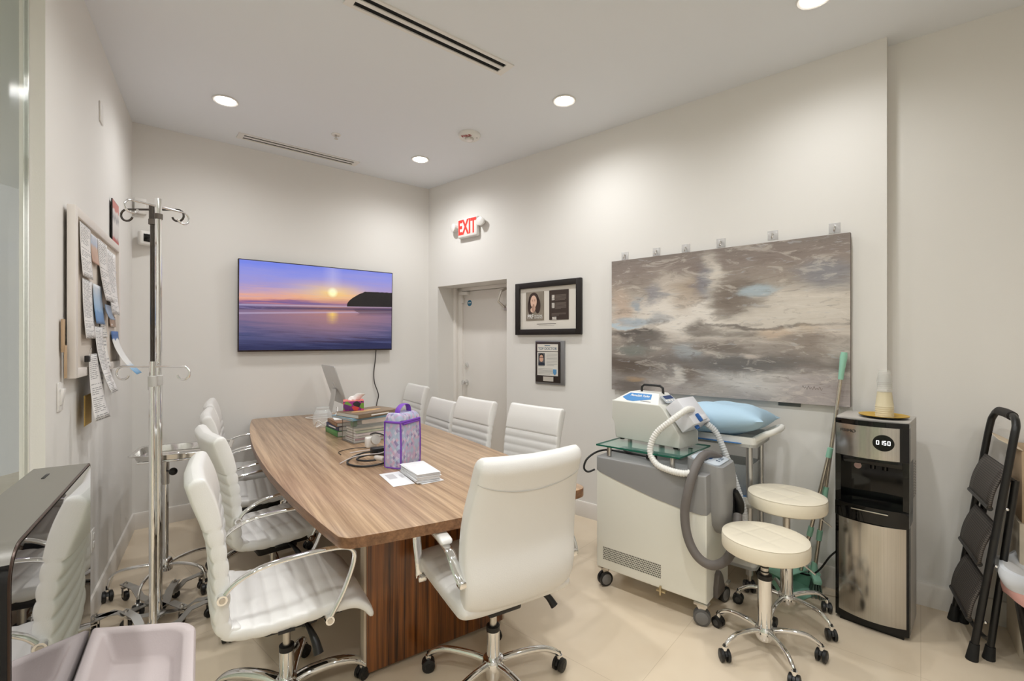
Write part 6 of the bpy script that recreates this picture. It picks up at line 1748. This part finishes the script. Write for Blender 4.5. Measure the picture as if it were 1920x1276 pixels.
ti = mb.build('tissue', M_paper, t); so = ti.modifiers.new('thickness', 'SOLIDIFY'); so.thickness = 0.0008
# books left of the organizer
brz = math.atan2(0.226, -0.173)
bc = Vector((-1.237, 3.32)) + Vector((-0.173, 0.226)).normalized() * 0.14
bn = Vector((0.226, 0.173)).normalized()
bc2 = bc + bn * 0.095
G2 = 'books beside the organizer'
book('paperback', 'thick green book at the bottom of the small pile beside the organizer', (bc2.x, bc2.y, TZ), brz + PI, 0.28, 0.19, 0.040, mat('green cover', S(86, 150, 84), 0.45), G2)
book('paperback', 'navy book in the middle of the small pile beside the organizer', (bc2.x + 0.004, bc2.y, TZ + 0.0405), brz + PI + 0.03, 0.27, 0.185, 0.030, mat('navy cover', S(52, 60, 98), 0.45), G2, 0.55)
book('paperback', 'brown book topmost on the small pile beside the organizer', (bc2.x + 0.002, bc2.y, TZ + 0.071), brz + PI - 0.04, 0.26, 0.18, 0.028, mat('tan brown cover', S(150, 116, 88), 0.45), G2)
mb = MB(); mb.box((bc2.x - 0.01, bc2.y + 0.01, TZ + 0.104), (0.14, 0.10, 0.008), 0.002, M=RZ(0.5)); tag(mb.build('note_pad', M_paper), 'small white pad lying on the brown book pile', 'note pad')
t = thing('glass_jar', 'round clear glass jar behind the small book pile', 'jar', (-1.50, 3.72, TZ))
mb = MB(); mb.lathe([(0.05, 0), (0.065, 0.01), (0.078, 0.06), (0.07, 0.11), (0.05, 0.14), (0.053, 0.155), (0.05, 0.155), (0.046, 0.14), (0.066, 0.11), (0.074, 0.06), (0.061, 0.013), (0, 0.006)], 36, cap=False); mb.build('bowl', mat('jar glass', (0.85, 0.88, 0.88, 1), 0.02, ior=1.45, alpha=0.22), t)
coil([(-1.50, 4.02, TZ + .11), (-1.46, 3.93, TZ + .12), (-1.44, 3.82, TZ + .08), (-1.50, 3.60, TZ + .02), (-1.46, 3.53, TZ + .08), (-1.42, 3.56, TZ + 0.04)], 0.004, 'white_cable', M_whiteplastic, 'white cable hanging beside the glass jar')
coil([(-1.62, 4.16, TZ + .004), (-1.74, 4.10, TZ + .004), (-1.82, 4.14, TZ + .004), (-1.74, 4.22, TZ + .004), (-1.64, 4.28, TZ + .004), (-1.52, 4.42, TZ + .004)], 0.004, 'white_cable', M_whiteplastic, 'white cable looping on the table beside the desktop computer')
# all in one desktop computer seen from behind
t = thing('desktop_computer', 'thin silver all in one desktop computer seen from behind at the far table end', 'computer', (-1.585, 4.235, TZ), math.atan2(0.66, 0.75) + PI / 2 + PI)
M_alu = mat('silver aluminium', (0.60, 0.60, 0.59, 1), 0.38, 0.6)
# local x runs along the panel, local -y is the back of the screen (towards the viewer)
t.rotation_euler = (0, 0, math.atan2(-0.81, 0.58))
PM = TR(0, -0.02, 0.29) @ RX(math.radians(18))
mb = MB(); mb.prism(rrect(0.44, 0.36, 0.012, 4), -0.004, 0.004, PM @ RX(PI / 2), bev=0.002); pan = mb.build('screen_panel', M_alu, t)
mb = MB(); mb.prism(rrect(0.425, 0.345, 0.006, 3), -0.0055, -0.0042, PM @ RX(PI / 2)); mb.build('glass', M_blackgloss, pan)
mb = MB(); mb.lathe([(1, 0), (1, 0.0006)], 24, PM @ TR(-0.010, -0.0042, 0.0) @ RX(PI / 2) @ Matrix.Diagonal((0.019, 0.022, 1, 1))); mb.lathe([(1, 0), (1, 0.0006)], 24, PM @ TR(0.010, -0.0042, 0.0) @ RX(PI / 2) @ Matrix.Diagonal((0.019, 0.022, 1, 1))); mb.lathe([(1, 0), (1, 0.0006)], 16, PM @ TR(0.008, -0.0042, 0.030) @ RY(0.7) @ RX(PI / 2) @ Matrix.Diagonal((0.004, 0.010, 1, 1)))
mb.build('logo', mat('pale logo', S(214, 216, 218), 0.2, 0.4), pan)
mb = MB(); mb.tube([(0, -0.055, 0.006), (0, -0.06, 0.03), (0, -0.035, 0.15), (0, -0.022, 0.25)], 0.006, 12, ref=(0, 1, 0), rb=0.07, smooth=6); mb.prism(rrect(0.15, 0.14, 0.01, 3, 0, 0.005), 0, 0.007); mb.build('stand', M_alu, t)

bpy.context.view_layer.update()
